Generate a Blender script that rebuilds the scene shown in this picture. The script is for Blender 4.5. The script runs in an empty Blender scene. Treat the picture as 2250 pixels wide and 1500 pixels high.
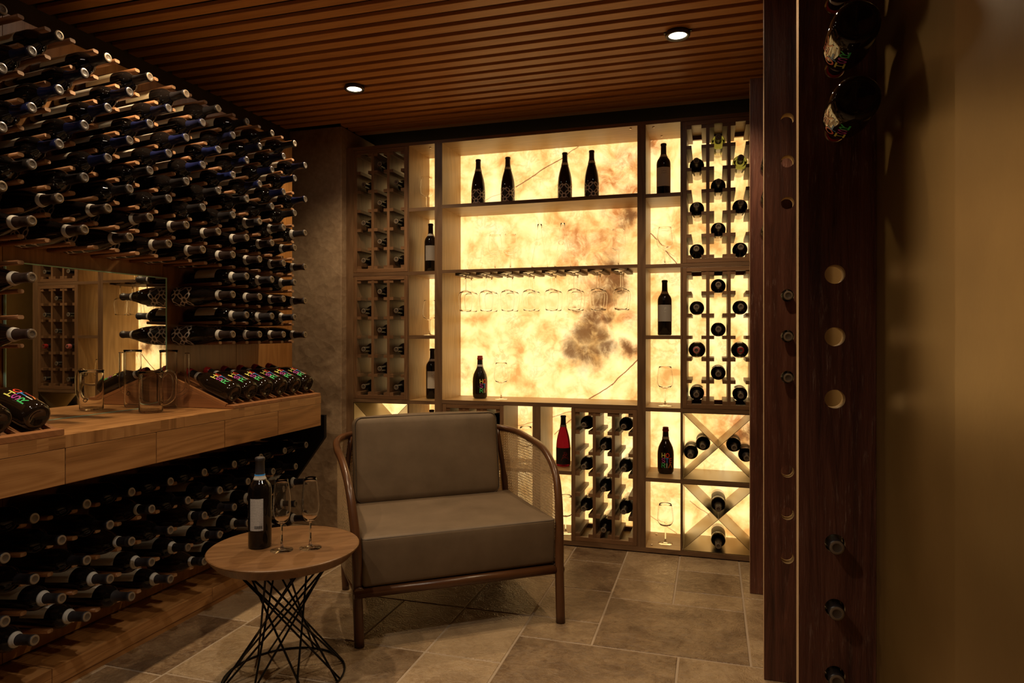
import bpy, bmesh, math, random
from mathutils import Vector, Matrix
random.seed(7)
C = bpy.context.scene.collection
SC = bpy.context.scene
PI = math.pi
sin, cos, R = math.sin, math.cos, math.radians

# ---------------------------------------------------------------- camera
TH = R(16.65)
cam_d = bpy.data.cameras.new('camera'); cam = bpy.data.objects.new('camera', cam_d); C.objects.link(cam)
cam.location = (0, 0, 1.15); cam.rotation_euler = (PI/2, 0, TH)
cam_d.sensor_width = 36; cam_d.lens = 1470/2250*36; cam_d.shift_y = -13.5/2250
cam_d.clip_start = .02; cam_d.clip_end = 50
SC.camera = cam
# ---------------------------------------------------------------- world, exposure
w = bpy.data.worlds.new('world'); SC.world = w; w.use_nodes = True
w.node_tree.nodes['Background'].inputs[0].default_value = (.9, .8, .7, 1)
w.node_tree.nodes['Background'].inputs[1].default_value = .002
vs = SC.view_settings
SC.display_settings.display_device = 'sRGB'
vs.view_transform = 'Standard'; vs.look = 'None'; vs.gamma = 1; vs.use_curve_mapping = False
vs.exposure = 0.0
ONYX_GAIN = 1.65            # the backlit stone wall
SPOT_W = 40               # each ceiling downlight
SPOT_COL = (1.0, .72, .42)

# ================================================================ materials
def mat(name):
    m = bpy.data.materials.new(name); m.use_nodes = True
    nt = m.node_tree; nt.nodes.clear()
    out = nt.nodes.new('ShaderNodeOutputMaterial'); p = nt.nodes.new('ShaderNodeBsdfPrincipled')
    nt.links.new(p.outputs[0], out.inputs[0])
    return m, nt, p
def N(nt, t, **kw):
    n = nt.nodes.new(t)
    for k, v in kw.items():
        if k in n.inputs: n.inputs[k].default_value = v
        else: setattr(n, k, v)
    return n
def L(nt, a, b): nt.links.new(a, b)
def ramp(nt, fac, stops):
    r = nt.nodes.new('ShaderNodeValToRGB'); cr = r.color_ramp
    while len(cr.elements) < len(stops): cr.elements.new(.5)
    for e, (p, c) in zip(cr.elements, stops):
        e.position = p; e.color = (*c, 1) if len(c) == 3 else c
    L(nt, fac, r.inputs[0]); return r.outputs[0]
def mix(nt, fac, a, b, mode='MIX'):
    m = nt.nodes.new('ShaderNodeMix'); m.data_type = 'RGBA'; m.blend_type = mode
    for s, v in ((m.inputs[0], fac), (m.inputs[6], a), (m.inputs[7], b)):
        if hasattr(v, 'is_output'): L(nt, v, s)
        elif isinstance(v, (int, float)): s.default_value = v
        else: s.default_value = (*v, 1)
    return m.outputs[2]
def math_(nt, op, a, b=None, c=None, clamp=False):
    m = nt.nodes.new('ShaderNodeMath'); m.operation = op; m.use_clamp = clamp
    for s, v in zip(m.inputs, (a, b, c)):
        if v is None: continue
        if hasattr(v, 'is_output'): L(nt, v, s)
        else: s.default_value = v
    return m.outputs[0]
def bump(nt, p, h, strength=.3, dist=.002):
    b = nt.nodes.new('ShaderNodeBump'); b.inputs['Strength'].default_value = strength; b.inputs['Distance'].default_value = dist
    L(nt, h, b.inputs['Height']); L(nt, b.outputs[0], p.inputs['Normal'])
def plain(name, col, rough=.5, metal=0., spec=.5, trans=0., ior=1.45, coat=0.):
    m, nt, p = mat(name)
    p.inputs['Base Color'].default_value = (*col, 1); p.inputs['Roughness'].default_value = rough
    p.inputs['Metallic'].default_value = metal; p.inputs['Specular IOR Level'].default_value = spec
    p.inputs['Transmission Weight'].default_value = trans; p.inputs['IOR'].default_value = ior
    p.inputs['Coat Weight'].default_value = coat
    return m
def wood(name, dark, mid, light, rough=.42, gs=1.0, cathedral=.5, bstr=.12):
    """grain runs along U of the box UVs (metres)"""
    m, nt, p = mat(name)
    uv = nt.nodes.new('ShaderNodeUVMap')
    mp = N(nt, 'ShaderNodeMapping'); mp.inputs['Scale'].default_value = (1.3*gs, 16*gs, 1); L(nt, uv.outputs[0], mp.inputs[0])
    n1 = N(nt, 'ShaderNodeTexNoise', Scale=1.6, Detail=5., Roughness=.6, Distortion=.4); L(nt, mp.outputs[0], n1.inputs['Vector'])
    mpc = N(nt, 'ShaderNodeMapping'); mpc.inputs['Scale'].default_value = (.9*gs, 6.5*gs, 1); L(nt, uv.outputs[0], mpc.inputs[0])
    nc = N(nt, 'ShaderNodeTexNoise', Scale=1.1, Detail=2., Roughness=.45, Distortion=.2); L(nt, mpc.outputs[0], nc.inputs['Vector'])
    rings = math_(nt, 'MULTIPLY_ADD', math_(nt, 'SINE', math_(nt, 'MULTIPLY', nc.outputs[0], 75.)), .22, .5)
    mp2 = N(nt, 'ShaderNodeMapping'); mp2.inputs['Scale'].default_value = (4*gs, 210*gs, 1); L(nt, uv.outputs[0], mp2.inputs[0])
    n2 = N(nt, 'ShaderNodeTexNoise', Scale=1.4, Detail=3., Roughness=.7); L(nt, mp2.outputs[0], n2.inputs['Vector'])
    mp3 = N(nt, 'ShaderNodeMapping'); mp3.inputs['Scale'].default_value = (.5, 2.6, 1); L(nt, uv.outputs[0], mp3.inputs[0])
    n3 = N(nt, 'ShaderNodeTexNoise', Scale=1.3, Detail=2.); L(nt, mp3.outputs[0], n3.inputs['Vector'])
    g = mix(nt, cathedral, n1.outputs[0], rings)
    g2 = math_(nt, 'MULTIPLY_ADD', n2.outputs[0], .42, math_(nt, 'MULTIPLY', g, .58))
    g3 = math_(nt, 'ADD', g2, math_(nt, 'MULTIPLY_ADD', n3.outputs[0], .5, -.25))
    col = ramp(nt, g3, [(.25, dark), (.5, mid), (.78, light)])
    L(nt, col, p.inputs['Base Color']); p.inputs['Roughness'].default_value = rough
    bump(nt, p, g2, bstr, .001)
    return m
def glass(name, col=(1, 1, 1), rough=0., ior=1.45):
    return plain(name, col, rough, trans=1., ior=ior)

M = {}
M['oak'] = wood('cabinet oak', (.24, .14, .052), (.40, .25, .105), (.54, .36, .165), .42, bstr=.2)
M['walnut'] = wood('rack walnut', (.10, .048, .022), (.20, .105, .05), (.30, .17, .085), .42)
M['frame'] = wood('cabinet front walnut', (.085, .045, .022), (.17, .095, .048), (.26, .155, .08), .42)
M['panel'] = wood('wall panel wood', (.22, .092, .022), (.37, .165, .045), (.48, .245, .08), .38, cathedral=.6)
M['counter'] = wood('counter wood', (.17, .072, .020), (.36, .172, .058), (.50, .265, .10), .36, cathedral=.65)
M['peg'] = wood('peg wood', (.16, .06, .02), (.28, .115, .04), (.38, .17, .065), .45)
M['peg_end'] = wood('peg end grain', (.24, .12, .055), (.32, .175, .085), (.38, .22, .12), .6)
M['slat'] = wood('ceiling slat wood', (.38, .15, .04), (.60, .27, .08), (.70, .36, .125), .45, cathedral=.25)
M['table'] = wood('table wood', (.07, .03, .011), (.18, .09, .035), (.29, .16, .07), .38, gs=1.4, cathedral=.3)
M['chair'] = wood('chair walnut', (.045, .018, .008), (.095, .038, .015), (.16, .07, .028), .3, gs=1.5, cathedral=.3)
M['darkwood'] = plain('near-black paint', (.012, .009, .008), .8, spec=.2)  # flat near-black for ceiling deck, end panel and counter carcass
M['felt'] = plain('black felt backing', (.006, .005, .005), .9, spec=.1)
M['ring'] = plain('bronze ring', (.10, .085, .065), .35, .9)
M['wire'] = plain('black steel wire', (.012, .011, .011), .4, .6)
M['steel'] = plain('brushed bronze plate', (.30, .25, .17), .30, .95)
M['cam'] = plain('metal fitting', (.8, .75, .65), .25, .8)
M['glass'] = glass('clear glass', (1, 1, 1), 0., 1.40)
M['thin_glass'] = glass('thin clear glass', (1, 1, 1), 0., 1.20)
M['jug_glass'] = glass('jug glass', (1, 1, 1), 0., 1.20)
M['rail'] = plain('slotted rail wood', (.16, .09, .04), .5)
M['dark_glass'] = plain('dark bottle glass', (.006, .0045, .004), .035, spec=.55)
M['green_glass'] = glass('green bottle glass', (.20, .25, .08), .02, 1.4)
M['rose_glass'] = plain('red bottle glass', (.20, .006, .018), .05, trans=.7, ior=1.35)
M['brown_glass'] = plain('deep brown bottle glass', (.012, .007, .004), .035, spec=.55)
M['cap_black'] = plain('black capsule', (.014, .012, .013), .38)
M['cap_grey'] = plain('charcoal capsule', (.035, .031, .034), .42)
M['cap_brown'] = plain('brown capsule', (.030, .020, .018), .36)
M['cap_blue'] = plain('blue capsule', (.008, .012, .06), .32)
M['cap_navy'] = plain('navy capsule', (.008, .010, .034), .32)
M['cap_red'] = plain('red capsule', (.30, .018, .016), .35)
M['cap_wine'] = plain('pink capsule', (.55, .16, .15), .45)
M['foil'] = plain('foil top', (.22, .17, .12), .42, .55)
M['tan_top'] = plain('capsule top', (.20, .15, .10), .55, .1)
M['top_mid'] = plain('capsule top centre', (.075, .055, .04), .5)
M['silver_top'] = plain('silver foil top', (.24, .23, .24), .3, .75)
M['band'] = plain('white neck band', (.50, .48, .44), .55)
M['paper'] = plain('white label paper', (.66, .61, .52), .6)
M['cream_paper'] = plain('cream label paper', (.66, .56, .36), .5)
M['grey_paper'] = plain('grey label paper', (.33, .31, .29), .6)
M['black_paper'] = plain('black label paper', (.012, .011, .012), .5)
M['ink'] = plain('label ink', (.03, .028, .028), .6)
M['ink_red'] = plain('red label ink', (.30, .03, .03), .6)
M['ink_white'] = plain('white label ink', (.75, .72, .66), .5)
for k, c in dict(yellow=(.85, .85, .20), red=(.9, .07, .03), purple=(.50, .07, .42), blue=(.04, .30, .85), crimson=(.62, .07, .06), green=(.06, .62, .18), white=(.70, .72, .62), orange=(.75, .22, .05)).items():
    M['ink_'+k+'_l'] = plain(k+' lettering', c, .4)
M['leather'] = None
M['edge_green'] = plain('glass edge', (.5, .95, .78), .3)
M['mirror'] = plain('mirror silver', (.86, .86, .80), .0, 1.)

def m_flower():
    m, nt, p = mat('flower label print')
    uv = nt.nodes.new('ShaderNodeUVMap')
    sx = N(nt, 'ShaderNodeSeparateXYZ'); L(nt, uv.outputs[0], sx.inputs[0])
    s = .050
    acc = None
    def ring(ox, oy, rx, ry, th, rot):
        # petals: ellipses between lattice nodes
        a = math_(nt, 'MULTIPLY_ADD', sx.outputs[0], 1/s, ox); b = math_(nt, 'MULTIPLY_ADD', sx.outputs[1], 1/s, oy)
        u = math_(nt, 'ADD', math_(nt, 'MULTIPLY', a, cos(rot)), math_(nt, 'MULTIPLY', b, sin(rot)))
        v = math_(nt, 'SUBTRACT', math_(nt, 'MULTIPLY', b, cos(rot)), math_(nt, 'MULTIPLY', a, sin(rot)))
        return u, v
    a, b = ring(0, 0, 1, 1, 0, R(45))
    a = math_(nt, 'MULTIPLY', a, 1.4142/2*1.4142); b = math_(nt, 'MULTIPLY', b, 1.4142/2*1.4142)
    def ell(da, db, ra, rb, th):
        fa = math_(nt, 'SUBTRACT', math_(nt, 'FRACT', math_(nt, 'ADD', a, da)), .5)
        fb = math_(nt, 'SUBTRACT', math_(nt, 'FRACT', math_(nt, 'ADD', b, db)), .5)
        q = math_(nt, 'SQRT', math_(nt, 'ADD', math_(nt, 'POWER', math_(nt, 'DIVIDE', fa, ra), 2.), math_(nt, 'POWER', math_(nt, 'DIVIDE', fb, rb), 2.)))
        return math_(nt, 'LESS_THAN', math_(nt, 'ABSOLUTE', math_(nt, 'SUBTRACT', q, 1.)), th)
    e1 = ell(0, .5, .27, .155, .26)     # petals along a
    e2 = ell(.5, 0, .155, .27, .26)     # petals along b
    e3 = ell(.5, .5, .225, .225, .30)    # flower heart
    k = math_(nt, 'MAXIMUM', math_(nt, 'MAXIMUM', e1, e2), e3)
    L(nt, mix(nt, k, (.013, .010, .009), (.74, .70, .66)), p.inputs['Base Color'])
    p.inputs['Roughness'].default_value = .35
    return m
M['flower'] = m_flower()

def m_text(name, bg, ink, rows=14, vmax=1.):
    """printed label: lines of small type; UV v counted in metres"""
    m, nt, p = mat(name)
    uv = nt.nodes.new('ShaderNodeUVMap')
    sx = N(nt, 'ShaderNodeSeparateXYZ'); L(nt, uv.outputs[0], sx.inputs[0])
    fv = math_(nt, 'FRACT', math_(nt, 'MULTIPLY', sx.outputs[1], 1/.0052))
    line = math_(nt, 'LESS_THAN', fv, .5)
    n = N(nt, 'ShaderNodeTexNoise', Scale=1., Detail=1.)
    mp = N(nt, 'ShaderNodeMapping'); mp.inputs['Scale'].default_value = (900, 190, 1); L(nt, uv.outputs[0], mp.inputs[0]); L(nt, mp.outputs[0], n.inputs['Vector'])
    k = math_(nt, 'MULTIPLY', line, math_(nt, 'GREATER_THAN', n.outputs[0], .47))
    L(nt, mix(nt, math_(nt, 'MULTIPLY', k, .75), bg, ink), p.inputs['Base Color']); p.inputs['Roughness'].default_value = .6
    return m
M['backlabel'] = m_text('printed back label', (.60, .58, .56), (.10, .10, .11))

def m_onyx():
    m, nt, p = mat('backlit onyx')
    tc = nt.nodes.new('ShaderNodeTexCoord'); P = tc.outputs['Object']
    nd = N(nt, 'ShaderNodeTexNoise', Scale=5., Detail=5., Roughness=.6); L(nt, P, nd.inputs['Vector'])
    off = nt.nodes.new('ShaderNodeVectorMath'); off.operation = 'SUBTRACT'; L(nt, nd.outputs['Color'], off.inputs[0]); off.inputs[1].default_value = (.5, .5, .5)
    sc_ = nt.nodes.new('ShaderNodeVectorMath'); sc_.operation = 'MULTIPLY'; L(nt, off.outputs[0], sc_.inputs[0]); sc_.inputs[1].default_value = (.26, 0, .26)
    ad = nt.nodes.new('ShaderNodeVectorMath'); ad.operation = 'ADD'; L(nt, P, ad.inputs[0]); L(nt, sc_.outputs[0], ad.inputs[1])
    fl_ = nt.nodes.new('ShaderNodeVectorMath'); fl_.operation = 'MULTIPLY'; L(nt, ad.outputs[0], fl_.inputs[0]); fl_.inputs[1].default_value = (1, 0, 1)
    Q = fl_.outputs[0]
    # cloudy cream ground
    n1 = N(nt, 'ShaderNodeTexNoise', Scale=7.5, Detail=4., Roughness=.56, Distortion=.35); L(nt, P, n1.inputs['Vector'])
    n2 = N(nt, 'ShaderNodeTexNoise', Scale=13., Detail=5., Roughness=.62, Distortion=.5); L(nt, P, n2.inputs['Vector'])
    base = ramp(nt, n1.outputs[0], [(.32, (.60, .29, .075)), (.43, (.86, .49, .155)), (.55, (1., .64, .25)), (.72, (1., .70, .33))])
    wisp = math_(nt, 'ABSOLUTE', math_(nt, 'SUBTRACT', n2.outputs[0], .5))
    wk = ramp(nt, wisp, [(0., (.9, .9, .9)), (.03, (.45, .45, .45)), (.085, (0, 0, 0))])
    n3 = N(nt, 'ShaderNodeTexNoise', Scale=3.3, Detail=2.); L(nt, P, n3.inputs['Vector'])
    wmask = ramp(nt, n3.outputs[0], [(.42, (0, 0, 0)), (.62, (1, 1, 1))])
    col = mix(nt, math_(nt, 'MULTIPLY', math_(nt, 'MULTIPLY', wk, wmask), .50), base, (.50, .22, .05))
    # brown clouds
    def blobs(lst):
        tot = None
        for x, z, r in lst:
            d = nt.nodes.new('ShaderNodeVectorMath'); d.operation = 'DISTANCE'; L(nt, Q, d.inputs[0]); d.inputs[1].default_value = (x, 0, z)
            k = nt.nodes.new('ShaderNodeMapRange'); k.interpolation_type = 'SMOOTHSTEP'
            k.inputs['From Min'].default_value = r; k.inputs['From Max'].default_value = r*.15; k.inputs['To Min'].default_value = 0; k.inputs['To Max'].default_value = 1
            L(nt, d.outputs['Value'], k.inputs['Value'])
            tot = k.outputs[0] if tot is None else math_(nt, 'MAXIMUM', tot, k.outputs[0])
        return tot
    nb = N(nt, 'ShaderNodeTexNoise', Scale=11., Detail=6., Roughness=.68, Distortion=.6); L(nt, P, nb.inputs['Vector'])
    nbm = ramp(nt, nb.outputs[0], [(.36, (.05, .05, .05)), (.60, (1, 1, 1))])
    amber = blobs([(-.44, 2.14, .15), (-.54, 2.08, .16), (-.64, 2.0, .10), (-.42, 1.98, .12), (-.46, 1.82, .15), (-.52, 1.86, .14), (-.82, 1.78, .10), (-.74, 1.70, .13), (-.57, 1.68, .16), (-.80, 1.62, .12), (-.66, 1.58, .12), (-.60, 1.47, .17), (-.46, 1.25, .10), (-.62, 1.28, .16), (-.44, 1.05, .10), (.14, .63, .13), (.19, .52, .10), (-.30, 2.24, .10), (-1.48, .93, .08), (-.05, .80, .08), (-.50, 1.46, .08)])
    col = mix(nt, math_(nt, 'MULTIPLY', math_(nt, 'MULTIPLY', amber, nbm), .95), col, (.42, .13, .028))
    dark = blobs([(-.56, 1.50, .13), (-.53, 1.44, .12), (-.62, 1.35, .10), (-.66, 1.25, .13), (-.60, 1.37, .09), (-.70, 1.17, .13), (-.62, 1.13, .10), (-.76, 1.04, .12), (-.67, 1.03, .13), (-.58, 1.06, .09), (-.46, 1.07, .07), (-.45, 1.84, .09), (.17, .61, .07), (-.33, 2.235, .05), (-.56, 1.24, .06), (-.79, 1.30, .05)])
    nbd = ramp(nt, nb.outputs[0], [(.26, (.2, .2, .2)), (.50, (1, 1, 1))])
    col = mix(nt, math_(nt, 'MULTIPLY', math_(nt, 'MULTIPLY', dark, nbd), .92), col, (.13, .048, .014))
    # veins: thin straight cracks
    nv = N(nt, 'ShaderNodeTexNoise', Scale=9., Detail=3.); L(nt, P, nv.inputs['Vector'])
    wob = math_(nt, 'MULTIPLY_ADD', nv.outputs[0], .030, -.015)
    sx = N(nt, 'ShaderNodeSeparateXYZ'); L(nt, P, sx.inputs[0])
    for (x0, z0, x1, z1, th, st) in ((-1.36, 1.97, -1.12, 2.06, .004, .5), (-1.14, 2.05, -.84, 2.21, .006, .9), (-.86, 2.20, -.74, 2.27, .005, .8), (-.70, .77, -.55, .87, .006, .95), (-.56, .86, -.40, 1.02, .006, .95), (-.36, 1.76, -.18, 1.545, .006, .9), (-.34, .12, -.19, .03, .004, .7), (-.27, 1.64, -.2, 1.6, .004, .5), (-.12, .22, .02, .12, .004, .7), (-1.14, .6, -.72, .72, .005, .7), (-.90, .56, -.74, .70, .005, .8)):
        dx, dz = x1-x0, z1-z0; ln = math.hypot(dx, dz); dx /= ln; dz /= ln
        px = math_(nt, 'SUBTRACT', sx.outputs[0], x0); pz = math_(nt, 'SUBTRACT', sx.outputs[2], z0)
        t = math_(nt, 'ADD', math_(nt, 'MULTIPLY', px, dx), math_(nt, 'MULTIPLY', pz, dz))
        dd = math_(nt, 'ABSOLUTE', math_(nt, 'ADD', math_(nt, 'SUBTRACT', math_(nt, 'MULTIPLY', px, dz), math_(nt, 'MULTIPLY', pz, dx)), wob))
        k = nt.nodes.new('ShaderNodeMapRange'); k.interpolation_type = 'SMOOTHSTEP'
        k.inputs['From Min'].default_value = th*.85; k.inputs['From Max'].default_value = th*.15; k.inputs['To Min'].default_value = 0; k.inputs['To Max'].default_value = st
        L(nt, dd, k.inputs['Value'])
        on = math_(nt, 'MULTIPLY', math_(nt, 'GREATER_THAN', t, 0.), math_(nt, 'LESS_THAN', t, ln))
        col = mix(nt, math_(nt, 'MULTIPLY', k.outputs[0], on), col, (.16, .05, .015))
    p.inputs['Base Color'].default_value = (.06, .045, .03, 1); p.inputs['Roughness'].default_value = .12
    L(nt, col, p.inputs['Emission Color']); p.inputs['Emission Strength'].default_value = ONYX_GAIN
    return m
M['onyx'] = m_onyx()

def m_floor():
    m, nt, p = mat('stone floor tiles')
    at = nt.nodes.new('ShaderNodeAttribute'); at.attribute_name = 'tint'
    tc = nt.nodes.new('ShaderNodeTexCoord'); P = tc.outputs['Object']
    n1 = N(nt, 'ShaderNodeTexNoise', Scale=4.5, Detail=6., Roughness=.62, Distortion=.8); L(nt, P, n1.inputs['Vector'])
    n2 = N(nt, 'ShaderNodeTexNoise', Scale=22., Detail=5., Roughness=.6, Distortion=2.2); L(nt, P, n2.inputs['Vector'])
    f = math_(nt, 'ADD', math_(nt, 'MULTIPLY_ADD', n2.outputs[0], .35, math_(nt, 'MULTIPLY', n1.outputs[0], .6)), math_(nt, 'MULTIPLY_ADD', at.outputs['Fac'], .24, -.12))
    col = ramp(nt, f, [(.28, (.13, .077, .042)), (.46, (.30, .205, .118)), (.62, (.44, .32, .195))])
    L(nt, col, p.inputs['Base Color'])
    L(nt, math_(nt, 'MULTIPLY_ADD', n2.outputs[0], .30, .20), p.inputs['Roughness'])
    mp = N(nt, 'ShaderNodeMapping'); mp.inputs['Scale'].default_value = (11, 17, 1); mp.inputs['Rotation'].default_value = (0, 0, .5); L(nt, P, mp.inputs[0])
    n4 = N(nt, 'ShaderNodeTexNoise', Scale=1.6, Detail=3., Roughness=.5, Distortion=2.8); L(nt, mp.outputs[0], n4.inputs['Vector'])
    rid = math_(nt, 'ABSOLUTE', math_(nt, 'SUBTRACT', n4.outputs[0], .5))
    rid2 = ramp(nt, rid, [(0., (0, 0, 0)), (.10, (1, 1, 1))])
    bump(nt, p, math_(nt, 'ADD', rid2, math_(nt, 'MULTIPLY', n2.outputs[0], .8)), .45, .004)
    return m
M['tile'] = m_floor()
M['grout'] = plain('floor grout', (.42, .33, .24), .8)

def m_pier():
    m, nt, p = mat('trowelled stone plaster')
    tc = nt.nodes.new('ShaderNodeTexCoord'); P = tc.outputs['Object']
    mp = N(nt, 'ShaderNodeMapping'); mp.inputs['Scale'].default_value = (1, 1, 1.15); L(nt, P, mp.inputs[0])
    nd = N(nt, 'ShaderNodeTexNoise', Scale=9., Detail=3.); L(nt, mp.outputs[0], nd.inputs['Vector'])
    md = nt.nodes.new('ShaderNodeMix'); md.data_type = 'VECTOR'; md.inputs[0].default_value = .06
    L(nt, mp.outputs[0], md.inputs[4]); L(nt, nd.outputs['Color'], md.inputs[5])
    v = nt.nodes.new('ShaderNodeTexVoronoi'); v.feature = 'F1'; v.inputs['Scale'].default_value = 15.; L(nt, md.outputs[1], v.inputs['Vector'])
    v2 = nt.nodes.new('ShaderNodeTexVoronoi'); v2.feature = 'DISTANCE_TO_EDGE'; v2.inputs['Scale'].default_value = 15.; L(nt, md.outputs[1], v2.inputs['Vector'])
    n2 = N(nt, 'ShaderNodeTexNoise', Scale=40., Detail=4.); L(nt, P, n2.inputs['Vector'])
    n1 = N(nt, 'ShaderNodeTexNoise', Scale=3., Detail=4.); L(nt, P, n1.inputs['Vector'])
    f = math_(nt, 'ADD', math_(nt, 'MULTIPLY', n1.outputs[0], .5), math_(nt, 'MULTIPLY', n2.outputs[0], .35))
    col = ramp(nt, f, [(.28, (.26, .17, .10)), (.45, (.38, .265, .165)), (.6, (.50, .36, .23))])
    L(nt, col, p.inputs['Base Color']); p.inputs['Roughness'].default_value = .6
    sep = nt.nodes.new('ShaderNodeSeparateColor'); L(nt, v.outputs['Color'], sep.inputs[0])
    h = math_(nt, 'ADD', math_(nt, 'MULTIPLY', sep.outputs[0], .6), math_(nt, 'MULTIPLY', v.outputs['Distance'], 1.2))
    h2 = math_(nt, 'ADD', h, math_(nt, 'MULTIPLY', n2.outputs[0], .25))
    bump(nt, p, h2, .5, .006)
    return m
M['pier'] = m_pier()
def m_plain_noise(name, a, b, scale, rough, bstr, metal=0.):
    m, nt, p = mat(name)
    tc = nt.nodes.new('ShaderNodeTexCoord')
    n = N(nt, 'ShaderNodeTexNoise', Scale=scale, Detail=5., Roughness=.6); L(nt, tc.outputs['Object'], n.inputs['Vector'])
    L(nt, ramp(nt, n.outputs[0], [(.3, a), (.7, b)]), p.inputs['Base Color']); p.inputs['Roughness'].default_value = rough; p.inputs['Metallic'].default_value = metal
    n2 = N(nt, 'ShaderNodeTexNoise', Scale=scale*25, Detail=3.); L(nt, tc.outputs['Object'], n2.inputs['Vector'])
    bump(nt, p, n2.outputs[0], bstr, .001)
    return m
M['gold'] = m_plain_noise('ochre wall plaster', (.24, .15, .045), (.31, .20, .065), 4., .36, .12, .65)
M['plaster'] = m_plain_noise('grey brown plaster', (.055, .04, .03), (.085, .062, .045), 4., .7, .2)
M['dark_wall'] = m_plain_noise('dark wall paint', (.02, .016, .013), (.03, .024, .02), 4., .8, .1)
M['leather'] = m_plain_noise('taupe nubuck', (.115, .078, .045), (.165, .115, .07), 7., .62, .10)
M['piping'] = plain('dark piping', (.07, .05, .033), .6)
def m_cane():
    m, nt, p = mat('woven cane')
    p.inputs['Base Color'].default_value = (.80, .66, .45, 1); p.inputs['Roughness'].default_value = .45
    t = nt.nodes.new('ShaderNodeBsdfTranslucent'); t.inputs[0].default_value = (.70, .52, .30, 1)
    x = nt.nodes.new('ShaderNodeMixShader'); x.inputs[0].default_value = .45
    out = [n for n in nt.nodes if n.type == 'OUTPUT_MATERIAL'][0]
    L(nt, p.outputs[0], x.inputs[1]); L(nt, t.outputs[0], x.inputs[2]); L(nt, x.outputs[0], out.inputs[0])
    return m
M['cane'] = m_cane()
def m_plank():
    m, nt, p = mat('old red brown oak')
    uv = nt.nodes.new('ShaderNodeTexCoord')
    mp = N(nt, 'ShaderNodeMapping'); mp.inputs['Scale'].default_value = (26, 26, 1.6); L(nt, uv.outputs['Object'], mp.inputs[0])
    n1 = N(nt, 'ShaderNodeTexNoise', Scale=1.3, Detail=6., Roughness=.65, Distortion=.7); L(nt, mp.outputs[0], n1.inputs['Vector'])
    mp2 = N(nt, 'ShaderNodeMapping'); mp2.inputs['Scale'].default_value = (170, 170, 16); L(nt, uv.outputs['Object'], mp2.inputs[0])
    n2 = N(nt, 'ShaderNodeTexNoise', Scale=1.2, Detail=4., Roughness=.7); L(nt, mp2.outputs[0], n2.inputs['Vector'])
    n3 = N(nt, 'ShaderNodeTexNoise', Scale=5., Detail=3.); L(nt, uv.outputs['Object'], n3.inputs['Vector'])
    col = ramp(nt, n1.outputs[0], [(.30, (.045, .016, .011)), (.5, (.115, .040, .026)), (.72, (.19, .075, .048))])
    fl = math_(nt, 'MULTIPLY', ramp(nt, n2.outputs[0], [(.56, (0, 0, 0)), (.68, (1, 1, 1))]), ramp(nt, n3.outputs[0], [(.46, (0, 0, 0)), (.66, (1, 1, 1))]))
    col = mix(nt, math_(nt, 'MULTIPLY', fl, .6), col, (.40, .28, .23))
    L(nt, col, p.inputs['Base Color']); p.inputs['Roughness'].default_value = .42
    bump(nt, p, math_(nt, 'ADD', n1.outputs[0], math_(nt, 'MULTIPLY', n2.outputs[0], .5)), .8, .004)
    return m
M['plank'] = m_plank()
M['plank_edge'] = wood('pale plank edge', (.42, .27, .14), (.55, .38, .22), (.64, .47, .30), .5)  # paler wood tone on one edge face of each plank
M['hole'] = plain('bored hole wood', (.40, .27, .12), .6)

def emis(name, col, s):
    m, nt, p = mat(name)
    p.inputs['Base Color'].default_value = (0, 0, 0, 1); p.inputs['Emission Color'].default_value = (*col, 1); p.inputs['Emission Strength'].default_value = s
    return m
M['lens'] = emis('lit lamp lens', (1., .88, .68), 45.)

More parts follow.
